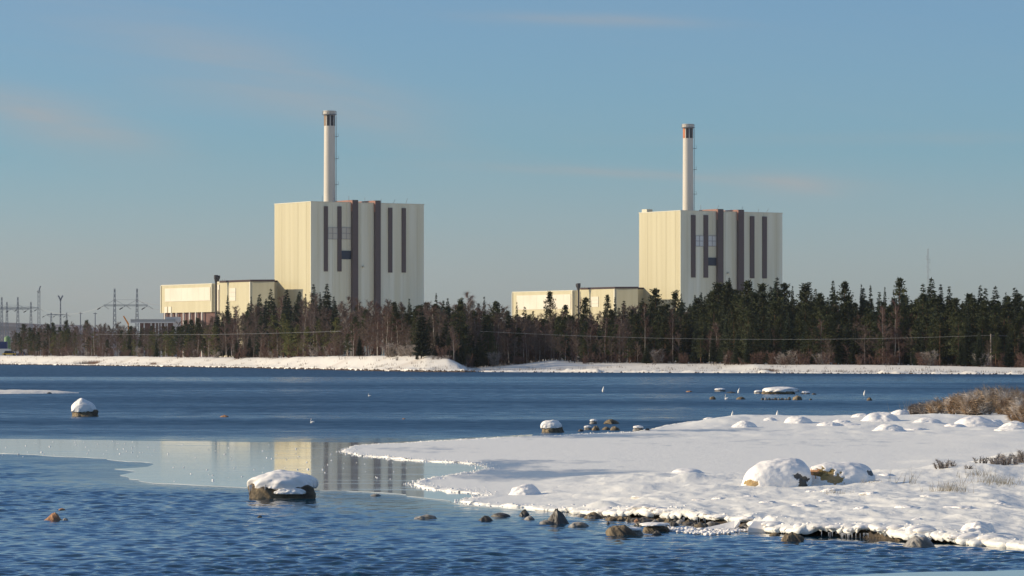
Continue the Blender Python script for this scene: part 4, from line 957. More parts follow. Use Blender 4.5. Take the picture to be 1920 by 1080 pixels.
for px, ty, dx, lb, wd in [(735, 640, 0, 'pale frosted bush on the spit, the broader one', 1.5), (758, 645, -2, 'second frosted bush on the spit', 1.3), (796, 641, 2, 'reddish frosted bush right of the tiny spruce', 1.3), (744, 668, -14, 'small frosted bush in the snow of the spit', 1.2), (822, 668, -6, 'frosted bush on the crest near the tip of the spit', 2.0), (838, 672, -6, 'low frosted bush at the tip of the spit', 1.8), (812, 670, -8, 'low frosted bush between tiny spruce and spit tip', 1.6)]:
    D = float(Dsh(px)) + float(tfront(px)) + dx; p = atD(px, D); z = gfar(p.x, p.y); plant('frost', p.x, p.y, z, max(.8, zat(ty, D) - z), lb, None, wd)
# reed patches
def reeds(px, py, wpx, hpx, m, label, n=900):
    D = float(Dsh(px)) + 12 if px < 870 else float(Dsh(px)) + 30; c = atD(px, D); w = wpx * D / F; mb = MB(); r = random.Random(int(px))
    for i in range(n):
        x = c.x + r.gauss(0, w * .4); y = D + r.uniform(-5, 5); z = gfar(c.x, c.y) ; h = r.uniform(.4, 1) * hpx * D / F * 1.3
        k = len(mb.v); l = r.uniform(-.2, .2); mb.v += [(x - .03, y, z - .1), (x + .03, y, z - .1), (x + l, y, z + h)]; mb.f.append((k, k + 1, k + 2))
    tag(mb.build('reeds', m), label, kind='stuff')
mb = MB(); q_ = random.Random(12)
for i in range(420):
    px = q_.uniform(-100, 2000); Dn = float(Dsh(px)) + q_.uniform(1, 1) + abs(q_.gauss(0, .5)) * float(tfront(px)); c = atD(px, Dn); z = gfar(c.x, c.y)
    for j in range(q_.randint(3, 12)):
        x = c.x + q_.gauss(0, .5); y = c.y + q_.gauss(0, .8); h = q_.uniform(.15, .6); k = len(mb.v)
        mb.v += [(x - .04, y, z - .1), (x + .04, y, z - .1), (x + q_.uniform(-.2, .2), y, z + h)]; mb.f.append((k, k + 1, k + 2))
tag(mb.build('shore_tufts', M['dune']), 'thin scattered tufts of dry grass on the far shore snow', kind='stuff')
reeds(178, 676, 40, 6, M['reed'], 'patch of dry reddish reeds on the left beach')
reeds(290, 676, 12, 4, M['reed'], 'small patch of dry reeds on the left beach', 200)
reeds(1443, 685, 22, 5, M['reed'], 'low reddish reeds on the right shore snow', 350)

# ------------------------------------------------------------------ rocks and boulders
_ico = {}
def icosphere(sub):
    if sub in _ico: return _ico[sub]
    t = (1 + 5 ** .5) / 2
    V = [(-1, t, 0), (1, t, 0), (-1, -t, 0), (1, -t, 0), (0, -1, t), (0, 1, t), (0, -1, -t), (0, 1, -t), (t, 0, -1), (t, 0, 1), (-t, 0, -1), (-t, 0, 1)]
    V = [tuple(Vector(v).normalized()) for v in V]
    Fc = [(0, 11, 5), (0, 5, 1), (0, 1, 7), (0, 7, 10), (0, 10, 11), (1, 5, 9), (5, 11, 4), (11, 10, 2), (10, 7, 6), (7, 1, 8), (3, 9, 4), (3, 4, 2), (3, 2, 6), (3, 6, 8), (3, 8, 9), (4, 9, 5), (2, 4, 11), (6, 2, 10), (8, 6, 7), (9, 8, 1)]
    for _ in range(sub):
        mid = {}; nf = []
        def m(a, b):
            k = (min(a, b), max(a, b))
            if k not in mid: V.append(tuple(((Vector(V[a]) + Vector(V[b])) / 2).normalized())); mid[k] = len(V) - 1
            return mid[k]
        for a, b, c in Fc:
            x, y, z = m(a, b), m(b, c), m(c, a); nf += [(a, x, z), (b, y, x), (c, z, y), (x, y, z)]
        Fc = nf
    _ico[sub] = (np.array(V), Fc); return _ico[sub]
def rock_mesh(w, d, h, seed, mt, sub=3, cuts=7, flat=.0, skew=0.0, smooth_=False, low=-.35, taper=.25, power=2.0):
    V, Fc = icosphere(sub); V = V.copy(); rs = np.random.RandomState(seed)
    V /= ((np.abs(V) ** power).sum(1) ** (1 / power))[:, None]
    for _ in range(cuts):                      # planar facets
        n = rs.normal(size=3); n /= np.linalg.norm(n); c = rs.uniform(.68, .9); k = V @ n; over = np.maximum(k - c, 0); V -= over[:, None] * n[None] * .92
    if flat: V[:, 2] = np.where(V[:, 2] > flat, flat + (V[:, 2] - flat) * (.15 if power > 3 else .5), V[:, 2])
    nz_ = fbm(V[:, 0] * 2.3 + V[:, 2] * 1.7, V[:, 1] * 2.3 - V[:, 2], seed, 4); V *= (1 + .42 * nz_)[:, None]
    V[:, 2] = np.where(V[:, 2] < low, low + (V[:, 2] - low) * .1, V[:, 2])
    V[:, :2] *= (1 - taper * np.clip(V[:, 2] + .2, 0, 1.2))[:, None]
    V[:, 0] += skew * V[:, 2]
    mx = V[:, 2].max(); V[:, 2] *= h / mx; V[:, 0] *= w / 2 / np.abs(V[:, 0]).max(); V[:, 1] *= d / 2 / np.abs(V[:, 1]).max()
    return mesh('rock', V, Fc, mt, smooth_)
def cap_mesh(w, d, h, seed, droop=.3, power=2.6, peak=0.0, lump=.16):
    """snow cap: rounded top, overhanging lip, flat underside"""
    V, Fc = icosphere(4); V = V.copy(); a = np.abs(V)
    nrm = (a[:, 0] ** power + a[:, 1] ** power + a[:, 2] ** power) ** (1 / power); V /= nrm[:, None]
    nz_ = fbm(V[:, 0] * 2.2 + 5, V[:, 1] * 2.2 + V[:, 2] * 1.3, seed, 4); V *= (1 + lump * 2 * nz_)[:, None]
    low = -.28 + droop * fbm(V[:, 0] * 5, V[:, 1] * 5, seed + 3, 3)
    V[:, 2] = np.where(V[:, 2] < 0, np.maximum(V[:, 2], low), V[:, 2])
    if peak: V[:, 2] += peak * np.clip(V[:, 2], 0, 1) * np.exp(-((V[:, 0] + .25) / .45) ** 2)
    V[:, 0] *= w / 2; V[:, 1] *= d / 2; V[:, 2] *= h / max(V[:, 2].max(), 1e-3)
    return mesh('snow_cap', V, Fc, M['snow'], True)
seedc = [100]
def rock(px, py, wpx, hpx, mt, label, group=None, cap=0, capw=1.0, flat=.0, depth=.8, skew=0.0, name='rock', Z=None, capdx=0, peak=0, cuts=6, sub=4, droop=.34, power=2.4, taper=.45, boxy=2.0):
    seedc[0] += 1; s = seedc[0]
    base = 0.0 if Z is None else Z
    D = dist_of(py, base); k = D / F; w = wpx * k; h = max(hpx, 2) * k; d = w * depth
    p = Vector(((px - CX) / F * (D + d / 2), D + d / 2, base))
    R = empty(name, p); tag(R, label, 'rock', group)
    link('stone', rock_mesh(w * (1.06 if cap > 5 else 1), d, h, s, M[mt], sub, 3 if cap > 5 else cuts, flat, skew, taper=(.04 if cap > 5 else (.2 if cap else taper)), power=(3.2 if cap > 5 else boxy)), R)
    if cap:
        c = link('snow_cap', cap_mesh(w * capw, d * capw, cap * k + h * .12, s, droop, power, peak), R); c.location = (capdx * k, 0, h * .86)
    return R
G1 = 'snow capped boulders standing in the water'
R = rock(532, 936, 128, 30, 'rock', 'largest boulder in the water, thick smooth snow cap, in front of the mirrored building', G1, cap=25, capw=.98, flat=.35, depth=.62, power=2.25, droop=.32, peak=.25, cuts=9, sub=4)
# shelf of snow on the front of that boulder
k = dist_of(936) / F
link('snow_ledge', cap_mesh(56 * k, 20 * k, 9 * k, 7, .2, 2.2, 0, .3), R).location = (14 * k, -37 * k, 12 * k)
link('ice_rim', rock_mesh(132 * k, 84 * k, 2.5 * k, 9, M['rockgrey'], 3, 2), R)
ic = MB()
for xx, L in ((-62, 16), (-58, 9), (-33, 10), (-31, 6), (-60, 12)): ic.bar((xx * k, -36 * k, 27 * k), (xx * k, -36 * k, (27 - L) * k), 1.1 * k, .2 * k, 5)
ic.build('icicle', M['snow'], R)
rock(160, 781, 52, 15, 'rock', 'tan boulder with a tall rounded lump of snow, far left in the water', G1, cap=20, capw=.92, flat=.45, capdx=-3, peak=.4, depth=.7, power=2.1)
rock(1036, 811, 44, 13, 'rock', 'small snow capped boulder beside the frozen shelf', G1, cap=11, capw=.95, flat=.45, capdx=-3, depth=.7)
rock(1463, 739, 66, 7, 'rock', 'wide flat snow topped rock nearest the far shore', G1, cap=7, capw=1.0, flat=.3, depth=.9)
rock(100, 976, 38, 15, 'rockor', 'orange sunlit rock alone at lower left', None, skew=.1, cuts=10)
rock(123, 975, 12, 4, 'rockgrey', 'tiny pale stone touching the orange rock', None); rock(116, 956, 14, 3, 'rockor', 'small low stone behind the orange rock', None, flat=.2)
rock(421, 782, 17, 4, 'rockor', 'flat pinkish stone awash, left of the white bird', None, flat=.3); rock(757, 786, 9, 2, 'rockor', 'tiny stone awash in mid water', None)
rock(505, 1003, 16, 4, 'rockdark', 'dark stone tip just below the largest boulder', None) if False else None
rock(487, 970, 12, 4, 'rockdark', 'small dark stone tip below the largest boulder', None)
rock(800, 973, 52, 8, 'rockgrey', 'long low flat rock, leftmost of the foreground row', None, flat=.2, cuts=4); rock(705, 930, 24, 4, 'rockgrey', 'thin icy stone at the edge of the smooth ice', None, flat=.2)
rock(911, 977, 33, 10, 'rockdark', 'rounded brown rock left of the longer low one', None); rock(938, 969, 44, 7, 'rockdark', 'longer low brown rock just behind the rounded one', None, flat=.3)
rock(983, 967, 24, 12, 'rockdark', 'upright small rock with sunlit left side', None); rock(993, 975, 24, 8, 'rockgrey', 'small pale stone in front of the upright one', None)
rock(1043, 983, 60, 29, 'rockdark', 'biggest dark triangular boulder at the snow edge', None, cuts=5, sub=4, skew=.12, taper=.75, boxy=2.0); rock(1024, 983, 30, 8, 'rockgrey', 'low pale stone at the foot of the dark triangular boulder', None, flat=.3)
rock(1085, 988, 44, 9, 'rockgrey', 'flat stone right of the dark triangular boulder', None, flat=.3)
rock(1165, 1005, 74, 20, 'rock', 'broad tan foreground rock with an icy step', None, flat=.35, cuts=9, sub=4, skew=-.2); rock(1186, 1004, 44, 12, 'rockgrey', 'icy slab leaning on the broad tan rock', None, flat=.3, cap=3, capw=.8)
rock(1228, 998, 58, 15, 'rock', 'orange brown rock right of the broad tan one', None, flat=.4, cap=3, capw=.95); rock(1232, 1003, 22, 8, 'rockdark', 'little dark stone before the orange brown rock', None)
rock(1488, 1016, 56, 18, 'rock', 'tan and grey rock in the water under the icicles', None, flat=.5, cuts=9); rock(1722, 1026, 62, 20, 'rockgrey', 'flat topped grey rock carrying the snow edge', None, flat=.5, cuts=8, sub=4)
near = [(1140, 983, 9, 6, 'rockdark'), (1142, 975, 16, 10, 'rock'), (1165, 976, 20, 9, 'rock'), (1112, 972, 40, 12, 'rock'), (1180, 977, 18, 9, 'rock'), (1195, 978, 14, 6, 'rockor'), (1212, 977, 20, 8, 'rock'), (1228, 980, 16, 6, 'rockgrey'), (1253, 981, 22, 9, 'rock'), (1262, 986, 26, 9, 'rockdark'), (1290, 983, 26, 10, 'rock'), (1303, 987, 22, 7, 'rockdark'),
        (1400, 990, 30, 12, 'rockdark'), (1392, 994, 26, 7, 'rockdark'), (1200, 986, 30, 8, 'rockdark'), (1312, 990, 30, 10, 'rock')]
for i, (x, y, w, h, m) in enumerate(near): rock(x, y, w, h, m, 'small brown stone crowded under the snow edge right of the triangular boulder', 'small stones along the foreground snow edge')
sr = random.Random(91)
for i in range(34):
    x = 1095 + i * 10.8 + sr.uniform(-4, 4); y = float(interp(x, [(1095, 968), (1200, 975), (1290, 981), (1350, 987), (1410, 993), (1470, 1003)])) + sr.uniform(-1, 5)
    rock(x, y, sr.uniform(12, 30), sr.uniform(4, 9), sr.choice(['rock', 'rockdark', 'rockdark', 'rockgrey', 'rock']), 'flat wet stone in the continuous row along the foreground snow edge', 'small stones along the foreground snow edge', sub=2, flat=.3)
# far stones
for x, y, w, h, m, lb in [(1336, 749, 13, 6, 'rock', 'round stone awash left of the swimming swan'), (1389, 749, 20, 5, 'rock', 'low stone right of the swimming swan'), (1495, 750, 22, 9, 'rock', 'largest stone of the far reef, at its right end'), (1480, 750, 8, 6, 'rockdark', 'dark stone touching the largest reef stone'), (1520, 750, 8, 3, 'rockdark', 'last tiny stone right of the reef'), (1630, 751, 12, 6, 'rock', 'lone stone below the far right swan'),
                          (1422, 738, 20, 4, 'rockgrey', 'low stones left of the flat snow topped rock'), (1510, 739, 20, 3, 'rockgrey', 'low stones just right of the flat snow topped rock'), (1526, 740, 12, 3, 'rockdark', 'farthest right low stone beyond the snow topped rock'), (1350, 734, 24, 4, 'rockgrey', 'thin pale ice covered stone left of the upending swan'), (1371, 737, 22, 3, 'rockdark', 'dark sliver of rock beside the ice covered stone'), (1293, 735, 16, 2.5, 'rockor', 'faint flat stone left of the far rocks'),
                          (1113, 795, 16, 7, 'rockgrey', 'small round stone above the row by the shelf'), (1147, 795, 32, 9, 'rock', 'low snow dusted stone above the row by the shelf'), (1089, 809, 13, 5, 'rockdark', 'leftmost stone of the row by the shelf'), (1102, 806, 16, 6, 'rockgrey', 'snow dusted stone second in the row by the shelf'), (1117, 807, 18, 9, 'rock', 'tan stone in the middle of the row by the shelf'), (1137, 806, 18, 6, 'rock', 'flat stone in the row by the shelf'), (1153, 807, 22, 8, 'rock', 'larger flat stone at the right of the row by the shelf'),
                          (1197, 809, 22, 9, 'rockgrey', 'stone nearest the snowy spit, snow on top'), (1214, 809, 13, 6, 'rockdark', 'dark stone just touching the snowy spit'), (7, 737, 14, 4, 'rockdark', 'dark stone at the left edge under the small snow bar'), (23, 738, 13, 4, 'rockdark', 'second dark stone under the small snow bar'), (92, 738, 12, 3, 'rockdark', 'rightmost dark stone under the small snow bar'), (37, 738, 8, 2.5, 'rockdark', 'tiny dark stone between the others at the snow bar')]:
    rock(x, y, w, h, m, lb, 'stones awash farther out', flat=.35, sub=2, cap=2.5 if m == 'rockgrey' else 0, capw=.85)
rr = random.Random(9)
for i in range(9): x = 1430 + i * 6; rock(x, 750, rr.uniform(7, 12), rr.uniform(3, 6), 'rockgrey' if i % 2 else 'rockdark', 'jagged stone in the broken reef line below the flat snow topped rock', 'stones of the broken reef line', sub=2)
# small snow bar far left
def bar_snow():
    V = []; n = 40
    for i in range(n + 1):
        x = -260 + i * 10.2; w = interp(x, [(-260, 40), (0, 16), (60, 10), (120, 5), (158, .5)]); 
        for t, z in ((-.5, 0), (-.42, .16), (0, .24), (.4, .18), (.5, 0)):
            D = 285 + t * w + (x * -.01); p = atD(x, D); V.append((p.x, p.y, z * min(1, w / 8) * (1 + .5 * float(fbm(np.array(x * .05), np.array(t * 2.), 3, 2)))))
    Fc = [(i * 5 + j, i * 5 + 5 + j, i * 5 + 6 + j, i * 5 + 1 + j) for i in range(n) for j in range(4)]
    tag(link('snow_bar', mesh('snow_bar', V, Fc, M['snowfar'], True)), 'small low snow covered bar at the left edge of the bay', kind='structure')
bar_snow()

# snow covered boulders on the land
def gz(px, py):
    """world point where the photo ray through (px,py) meets the snow"""
    Z = .1
    for _ in range(6):
        D = dist_of(py, Z); X = (px - CX) / F * D; Z = ground(X, D)
    return D, Z
def snow_boulder(px, py, wpx, hpx, label, group, peak=0, patches=(), depth=.8, power=2.2, name='snow_covered_boulder', skew=0.0, lump=.065):
    seedc[0] += 1; D, Z = gz(px, py); k = D / F; w = wpx * k; h = hpx * k; d = w * depth
    R = empty(name, ((px - CX) / F * (D + d / 2), D + d / 2, Z)); tag(R, label, 'boulder', group)
    big = wpx > 100
    V, Fc = icosphere(5 if big else 4); V = V.copy(); a = np.abs(V); nrm = (a ** power).sum(1) ** (1 / power); V /= nrm[:, None]
    sd = seedc[0]
    n1 = fbm(V[:, 0] * 1.6 + 3, V[:, 1] * 1.6 + V[:, 2], sd, 3); n2 = fbm(V[:, 0] * 5, V[:, 1] * 5 + V[:, 2] * 4, sd + 1, 3); n3 = fbm(V[:, 0] * 3 + V[:, 2] * 2, V[:, 1] * 3 - V[:, 2], sd + 2, 2)
    V *= (1 + lump * 2.6 * n1 + lump * .7 * n2 + (lump * .9 * n3 if big else 0))[:, None]
    V[:, 0] += skew * V[:, 2]; V[:, 2] = np.maximum(V[:, 2], -.3); V[:, 0] *= w / 2; V[:, 1] *= d / 2; V[:, 2] *= h / V[:, 2].max()
    if not big: V[:, :2] *= (1 + .25 * smooth((.25 * h - V[:, 2]) / (.5 * h)))[:, None]
    core = V * .975
    if patches:
        for m in sorted(set(p[4] for p in patches)):
            msk = np.zeros(len(V))
            for dx, dz, pw, ph, mm in patches:
                if mm != m: continue
                q = ((V[:, 0] / k - dx) / (pw / 2)) ** 2 + ((V[:, 2] / k - dz) / (ph / 2)) ** 2
                q = q * (1 + 1.6 * fbm(V[:, 0] / k * .16, V[:, 2] / k * .22, sd + int(dx), 4)) ** 2 + (V[:, 1] > 0) * 9
                msk = np.maximum(msk, smooth((1.15 - q) / .35))
            core_m = core * (1 - .02 * (1 - msk))[:, None]
            V = V * (1 - .06 * msk)[:, None]
            cw = core * (1 + .05 * fbm(core[:, 0] / k * .12, core[:, 2] / k * .18 + core[:, 1] / k * .1, sd + 9, 4))[:, None] * .99
            keep = [f for f in Fc if msk[f[0]] + msk[f[1]] + msk[f[2]] > .05]
            us = sorted(set(i for f in keep for i in f)); ix = {u: i for i, u in enumerate(us)}
            if keep: link('bare_stone', mesh('bare_stone', cw[us], [tuple(ix[i] for i in f) for f in keep], M[m], True), R)
    link('snow_cover', mesh('snow_cover', V, Fc, M['snow'], True), R)
    return R
GB = 'snow covered boulders on the foreground snow'
snow_boulder(1455, 912, 132, 52, 'left one of two large snow covered boulders, smooth domed top', GB, patches=[(-50, 5, 26, 10, 'rocklich'), (50, 9, 18, 22, 'rockdark'), (38, 20, 20, 8, 'rockdark')], power=2.5, skew=.18, depth=.7)
snow_boulder(1574, 909, 132, 41, 'right one of two large snow covered boulders, bare lichened stone on its front', GB, patches=[(-46, 22, 30, 14, 'rockor'), (-28, 17, 34, 24, 'rocklich'), (-8, 9, 26, 18, 'rocklich'), (60, 21, 16, 12, 'rockdark')], power=2.8, depth=.7)
snow_boulder(985, 928, 56, 20, 'small steep snow heap on the thin ice shelf', 'snow mounds', .3, power=1.6, lump=.2)
snow_boulder(1288, 888, 58, 9, 'low elongated snow hump left of the two large boulders', 'snow mounds', power=2, depth=1.2)
snow_boulder(1833, 1000, 70, 20, 'crumbled heap of snow near the lower right edge', 'snow mounds', power=1.5, lump=.35)
back = [(1395, 787, 44, 13, 'rounded snow mound right beside the left upending bird on the snow ridge'), (1444, 787, 26, 6, 'small mound left of the right upending bird'), (1497, 789, 52, 13, 'rounded snow mound right of the right upending bird'), (1555, 789, 46, 8, 'long low mound on the snow ridge'), (1578, 790, 34, 6, 'little mound next to the long low one'), (1615, 786, 36, 8, 'mound left of the pair of high ones'),
        (1652, 788, 66, 17, 'high snow mound on the ridge'), (1668, 793, 56, 12, 'mound in front of the high snow mound'), (1688, 778, 36, 10, 'mound behind at the left end of the shrubs'), (1740, 786, 50, 10, 'flat mound under the shrub thicket'), (1828, 800, 84, 20, 'largest snow mound in front of the shrub thicket'), (1862, 784, 46, 13, 'mound right behind the largest one'), (1904, 786, 50, 12, 'mound at the right edge under the shrubs'), (1790, 800, 40, 6, 'low mound left of the largest one'),
        (1715, 800, 60, 5, 'low snow hump in front of the ridge'), (1900, 806, 60, 8, 'low hump at the right edge before the ridge'), (1330, 789, 20, 3, 'tiny mound at the left of the snow ridge'), (1590, 800, 50, 4, 'faint hump in front of the ridge')]
for x, y, w, h, lb in back: snow_boulder(x, y, w, h, lb, 'snow mounds on the far snow ridge', power=1.9, depth=.9, name='snow_mound', lump=.14)
rr = random.Random(31)
for x, y, w, h in [(1405, 930, 26, 4), (1350, 938, 30, 4), (1440, 945, 34, 5), (1522, 921, 22, 4), (1561, 926, 34, 6), (1632, 925, 36, 6), (1505, 948, 46, 7), (1548, 944, 36, 6), (1616, 955, 26, 6), (1700, 952, 44, 6), (1800, 955, 70, 7), (1720, 975, 22, 5), (1200, 938, 30, 3), (1310, 938, 26, 3), (1740, 933, 30, 4), (1660, 893, 40, 6), (1875, 952, 34, 5)]:
    snow_boulder(x, y, w, h * .8, 'small low hummock of snow scattered before the two large boulders', 'small snow hummocks in the foreground', power=1.8, depth=1.1, name='snow_hummock', lump=.25)

# ice slabs at the water edge
def slab(px, py, pts, zt, label, m='snow'):
    k = dist_of(py) / F; c = at(px, py); V = []; n = len(pts)
    for x, d, z in pts: V.append((x * k, d * k, z * k))
    for x, d, z in pts: V.append((x * k, d * k, z * k - zt))
    Fc = [tuple(range(n))] + [tuple(n + i for i in range(n))[::-1]] + [(i, n + i, n + (i + 1) % n, (i + 1) % n) for i in range(n)]
    o = link('ice_slab', mesh('ice_slab', V, Fc, M[m]), None, c); tag(o, label, 'ice slab', 'tilted ice slabs at the water edge')
slab(1350, 994, [(-40, 0, 2), (26, 0, 3), (38, 6, 18), (28, 12, 17), (0, 12, 10)], .06, 'tilted triangular ice slab pointing left under the snow edge')
slab(1433, 998, [(-30, 0, 9), (20, 0, 3), (36, 8, 6), (34, 20, 18), (-18, 20, 20)], .08, 'snowy ice slab slumped against the shore, right of the triangular one')

# crumbs of snow along the edges of the shelf, white specks added for glints on the thin ice, icicles
def blobs(name, pts, m, label, sub=0):
    V0, F0 = icosphere(sub); allV = []; allF = []; r = np.random.RandomState(5); lo = sub > 1
    for i, (x, y, z, s) in enumerate(pts):
        q = V0 * (s * r.uniform(.7, 1.3, 3) * np.array([1.9 if lo else 1.2, 1, .6 if lo else .75])) * ((1 + .5 * fbm(V0[:, 0] * 2 + i, V0[:, 1] * 2 + V0[:, 2], 5, 2)[:, None]) if lo else (1 + .25 * r.normal(size=(len(V0), 1)))); allV.append(q + np.array([x, y, z])); b = i * len(V0); allF += [(b + p[0], b + p[1], b + p[2]) for p in F0]
    tag(link(name, mesh(name, np.concatenate(allV), allF, m, True)), label, kind='stuff')
r = random.Random(44); pts = []
edge = [(x, y) for x, y in SHELF]
for i in range(len(edge)):
    (ax, ay), (bx, by) = edge[i], edge[(i + 1) % len(edge)]
    if max(ax, bx) > 1200 and ay < 900 or max(ax, bx) > 1950: continue
    n = int(math.hypot(bx - ax, (by - ay) * 2) * (1.7 if max(ay, by) < 950 else .35))
    for _ in range(n):
        t = r.random(); x = ax + (bx - ax) * t; y = ay + (by - ay) * t; p = at(x, y); 
        off = abs(r.gauss(0, .5)); s = r.choice([.008, .011, .014, .02]) * r.uniform(.7, 1.3)
        X, Y = p.x + r.gauss(0, .15), p.y + (off if ay > 940 and by > 940 else abs(r.gauss(0, 1.1)) * r.choice([1, 1, -.5]))
        d = float(sdist(np.array([X]), np.array([Y]), PS)[0])
        z = ground(X, Y) if d > 0 else .02
        if d < -.25: continue
        if d < 0 and y > 955: continue
        pts.append((X, Y, z, s))
blobs('snow_crumbs', pts, M['snow'], 'crumbs of snow along the edges of the frozen shelf')
pts = []
for _ in range(130):
    x = r.uniform(0, 800); y = r.uniform(833, 905) if x > 300 else r.uniform(828, 858); p = at(x, y); pts.append((p.x, p.y, .02, r.uniform(.008, .022)))
blobs('glint_specks', pts, M['snow'], 'small white specks standing in for glints on the smooth ice')
pts = []
for _ in range(520):
    x = r.uniform(1235, 1425); y = 988 + r.uniform(5, 17) * (1 - abs(x - 1330) / 160); p = at(x, y); pts.append((p.x, p.y, .015, r.uniform(.01, .035)))
blobs('brash_ice', pts, M['snow'], 'broken brash ice floating by the triangular slab')
mb = MB()
for _ in range(60):
    x = r.choice([r.uniform(1480, 1640), r.uniform(1240, 1330), r.uniform(1540, 1610)]); y = float(interp(x, [(1240, 975), (1330, 982), (1440, 998), (1500, 1005), (1600, 1009), (1700, 1016)])); p = at(x, y); z = max(ground(p.x, p.y + .1) - .09, .08); L = r.uniform(.02, .10)
    mb.bar((p.x, p.y - .03, z), (p.x, p.y - .03, z - L), .008, .002, 4)
tag(mb.build('icicles', M['snow']), 'row of small icicles hanging from the snow edge', kind='stuff')
# lumpy drip edge of the overhanging snow
pts = []
for _ in range(70):
    x = r.uniform(1095, 1870); y = float(interp(x, [(p[0], p[1]) for p in sorted([q for q in SHELF if q[1] > 955 and q[0] < 1950])])); p = at(x, y); Y = p.y + r.uniform(-.03, .22); s = r.uniform(.03, .09); pts.append((p.x, Y + .04, ground(p.x, Y + .12) - s * .35, s))
blobs('snow_edge_lumps', pts, M['snow'], 'rounded lumps of snow along the overhanging foreground edge', 2)

# ------------------------------------------------------------------ foreground shrubs and grass
def shrub(px, py, wpx, hpx, label, m, n=900, tw=.9, group=None, wpx_t=1.0, stems=14):
    D, Z = gz(px, py); k = D / F; w = wpx * k; h = hpx * k; seedc[0] += 1; q = random.Random(seedc[0])
    R = empty('shrub', ((px - CX) / F * D, D + w * .3, Z)); tag(R, label, 'shrub', group); st = MB(); cr = MB()
    bases = [(q.uniform(-.42, .42) * w, q.uniform(-.35, .35) * w) for _ in range(stems)]
    for bx, by in bases:
        hh = h * (1 - .55 * abs(bx / (w * .5)) ** 2)
        for j in range(3):
            a = q.uniform(0, 6.28); t = q.uniform(.1, .8); d = Vector((math.cos(a) * t, math.sin(a) * t, 1)).normalized(); L = hh * q.uniform(.6, 1)
            b = Vector((bx, by, -.03)); st.bar(b, b + d * L * .8, 1.1 * k, .35 * k, 3)
            for c in range(n // (stems * 3)):
                u = q.uniform(.1, 1); p = b + d * (L * u); dd = Vector((d.x + q.uniform(-1, 1), d.y + q.uniform(-1, 1), q.uniform(-.1, 1.3))).normalized(); s = dd.cross(Vector((0, 1, 0))).normalized() * (tw * k / 2) * wpx_t; LL = q.uniform(.12, .4) * h
                kk = len(cr.v); cr.v += [tuple(p + s), tuple(p - s), tuple(p + dd * LL)]; cr.f.append((kk, kk + 1, kk + 2))
    st.build('stem', M['bark'], R); cr.build('twigs', M[m], R)
GS = 'brown frosted shrubs of the thicket at the right edge'
for x, y, w, h, lb, m in [(1722, 777, 34, 22, 'leftmost low frosted shrub of the thicket', 'frost'), (1742, 776, 40, 26, 'second low frosted shrub from the left of the thicket', 'frost'), (1768, 776, 50, 33, 'brown shrub third from the left of the thicket', 'dune'), (1800, 777, 60, 42, 'broad brown shrub in the middle of the thicket', 'dune'), (1835, 777, 60, 50, 'tall brown shrub right of the thicket middle', 'dune'),
                          (1868, 777, 60, 54, 'tallest brown shrub of the thicket', 'dune'), (1900, 777, 56, 52, 'tall shrub near the right edge of the thicket', 'dune'), (1930, 780, 60, 54, 'shrub cut by the right edge of the picture', 'dune'), (1970, 780, 70, 56, 'shrub just beyond the right edge of the picture', 'dune'), (1855, 772, 70, 50, 'grey brown shrub behind the tallest one', 'frost'), (1815, 772, 60, 40, 'grey shrub behind the broad brown one', 'frost'), (1910, 774, 70, 52, 'grey shrub behind at the right edge', 'frost')]:
    shrub(x, y, w, h, lb, m, 3000, .85, GS, 1.0, 26)
shrub(1774, 890, 38, 22, 'small twiggy shrub poking through the snow on its own', 'frost', 700, .8, None, 1, 8)
shrub(1840, 882, 26, 18, 'thin branched sprig left of the bigger low shrub', 'frost', 240, .9, None, 1, 5); shrub(1886, 873, 60, 26, 'low twiggy shrub at the right edge above the snow slope', 'frost', 1500, .8, None, 1, 16); shrub(1925, 872, 50, 28, 'low twiggy shrub cut off by the right edge', 'frost', 900, .8, None, 1, 10)
shrub(1815, 888, 16, 14, 'tiny sprig right of the lone twiggy shrub', 'frost', 120, .8, None, 1, 4)
def grass(px, py, wpx, hpx, n, label):
    q = random.Random(int(px * 7 + py)); mb = MB(); D, Z = gz(px, py); k = D / F
    for i in range(n):
        x = (px - CX) * k + q.gauss(0, wpx * k * .4); y = D + q.gauss(0, 1.2) * wpx * k * .4; z = ground(x, y); h = hpx * k * q.uniform(.4, 1.1); a = q.uniform(-.5, .8) * h; c = .35 * k
        kk = len(mb.v); mb.v += [(x - c, y, z - .02), (x + c, y, z - .02), (x + a, y + q.uniform(-.3, .3) * h, z + h)]; mb.f.append((kk, kk + 1, kk + 2))
    tag(mb.build('dry_grass', M['grass']), label, kind='stuff')
grass(1695, 905, 40, 34, 22, 'few long dry grass stalks beside the right large boulder'); grass(1780, 920, 45, 24, 130, 'dry yellow grass poking through the snow'); grass(1870, 905, 60, 22, 160, 'sparse dry grass on the snow slope at the right edge'); grass(1565, 925, 30, 12, 40, 'small tuft of dry grass under the right large boulder'); grass(1630, 905, 40, 12, 30, 'scattered dry grass stems near the right large boulder'); grass(1725, 775, 50, 30, 60, 'pale grass at the left end of the thicket'); grass(1830, 895, 50, 18, 60, 'sparse grass between the twiggy shrubs')

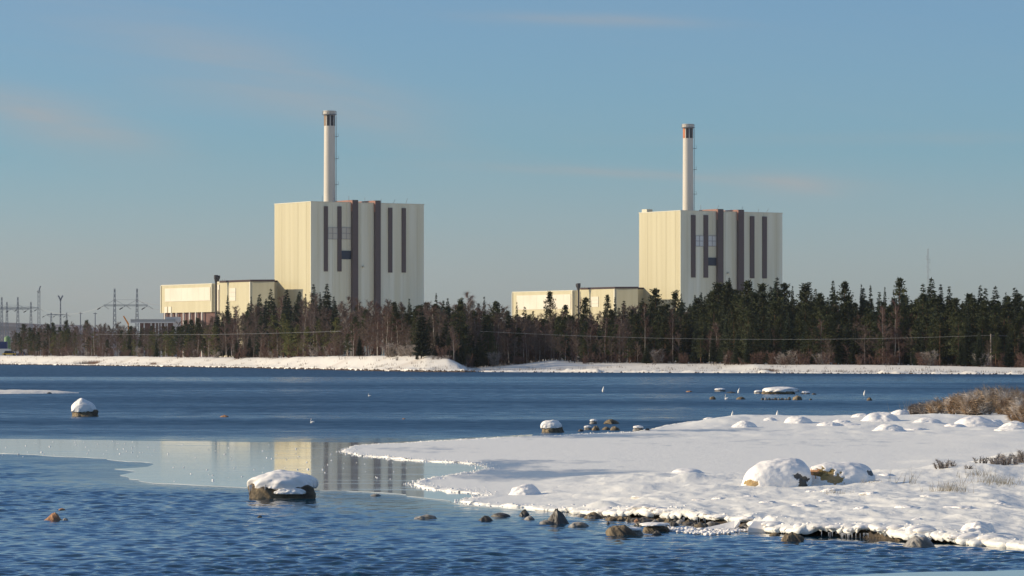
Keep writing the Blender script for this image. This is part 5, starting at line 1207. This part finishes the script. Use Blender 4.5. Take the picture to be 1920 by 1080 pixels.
# ------------------------------------------------------------------ swans
def lathe_bird(px, py, hpx, wpx, label, kind, lean=.1, Z=0.0):
    D = dist_of(py, Z); k = D / F; h = hpx * k; w = wpx * k
    R = empty('swan', ((px - CX) / F * D, D, Z)); tag(R, label, 'swan', 'white swans on the bay')
    if kind == 'up':                          # upending: tail in the air
        prof = [(.30, -.15), (.46, .05), (.52, .22), (.46, .42), (.33, .62), (.17, .82), (.05, .96), (0, 1)]
        n = 12; V = []; Fc = []
        for r_, z in prof:
            for i in range(n):
                t = 2 * math.pi * i / n; V.append((r_ * w * math.cos(t) + lean * h * z * z, r_ * w * 1.1 * math.sin(t), z * h))
        for j in range(len(prof) - 1):
            for i in range(n): a = j * n + i; b = j * n + (i + 1) % n; Fc.append((a, b, b + n, a + n))
        link('body', mesh('body', V, Fc, M['swan'], True), R)
        MB().bar((lean * h * .8, 0, h * .85), (lean * h * 1.3, 0, h * 1.05), .05 * w, .02 * w).build('tail', M['swan'], R)
    else:                                      # swimming: body with upright curved neck
        V, Fc = icosphere(3); V = V.copy(); V[:, 0] *= .5 * w; V[:, 1] *= .3 * w; V[:, 2] *= .27 * h; V[:, 2] += np.where(V[:, 0] > 0, V[:, 0] * .35, 0); V[:, 2] += .1 * h
        me_v = V.tolist(); f = [tuple(a) for a in Fc]; mb = MB(); mb.v = me_v; mb.f = f
        path = [(-.3, .2), (-.42, .38), (-.36, .6), (-.26, .78), (-.27, .9), (-.36, .95)]
        for a, b in zip(path[:-1], path[1:]): mb.bar((a[0] * w, 0, a[1] * h), (b[0] * w, 0, b[1] * h), .09 * w, .08 * w, 8)
        mb.build('body', M['swan'], R, True); MB().bar((-.4 * w, 0, .93 * h), (-.56 * w, 0, .87 * h), .05 * w, .015 * w, 5).build('beak', M['beak'], R)
    return R
lathe_bird(1131, 735, 11, 4.5, 'upending swan alone in the middle of the far water', 'up'); lathe_bird(1385, 737, 10, 4.5, 'upending swan between ice covered stone and flat snow topped rock', 'up', .15)
lathe_bird(1363, 749, 10, 8, 'swimming swan with raised neck beside the round stone', 'swim'); lathe_bird(1621, 741, 10, 4.5, 'upending swan farthest to the right, above a lone stone', 'up', .1)
lathe_bird(1373, 786, 16, 6, 'upending swan just behind the snow ridge, left one of two', 'up', .05); lathe_bird(1457, 785, 16, 5.5, 'upending swan just behind the snow ridge, right one of two', 'up', .05)
lathe_bird(693, 743, 5, 6, 'small distant swan left of the middle of the bay', 'swim'); lathe_bird(586, 793, 9, 8, 'lone white swan left of centre above the smooth ice', 'swim')
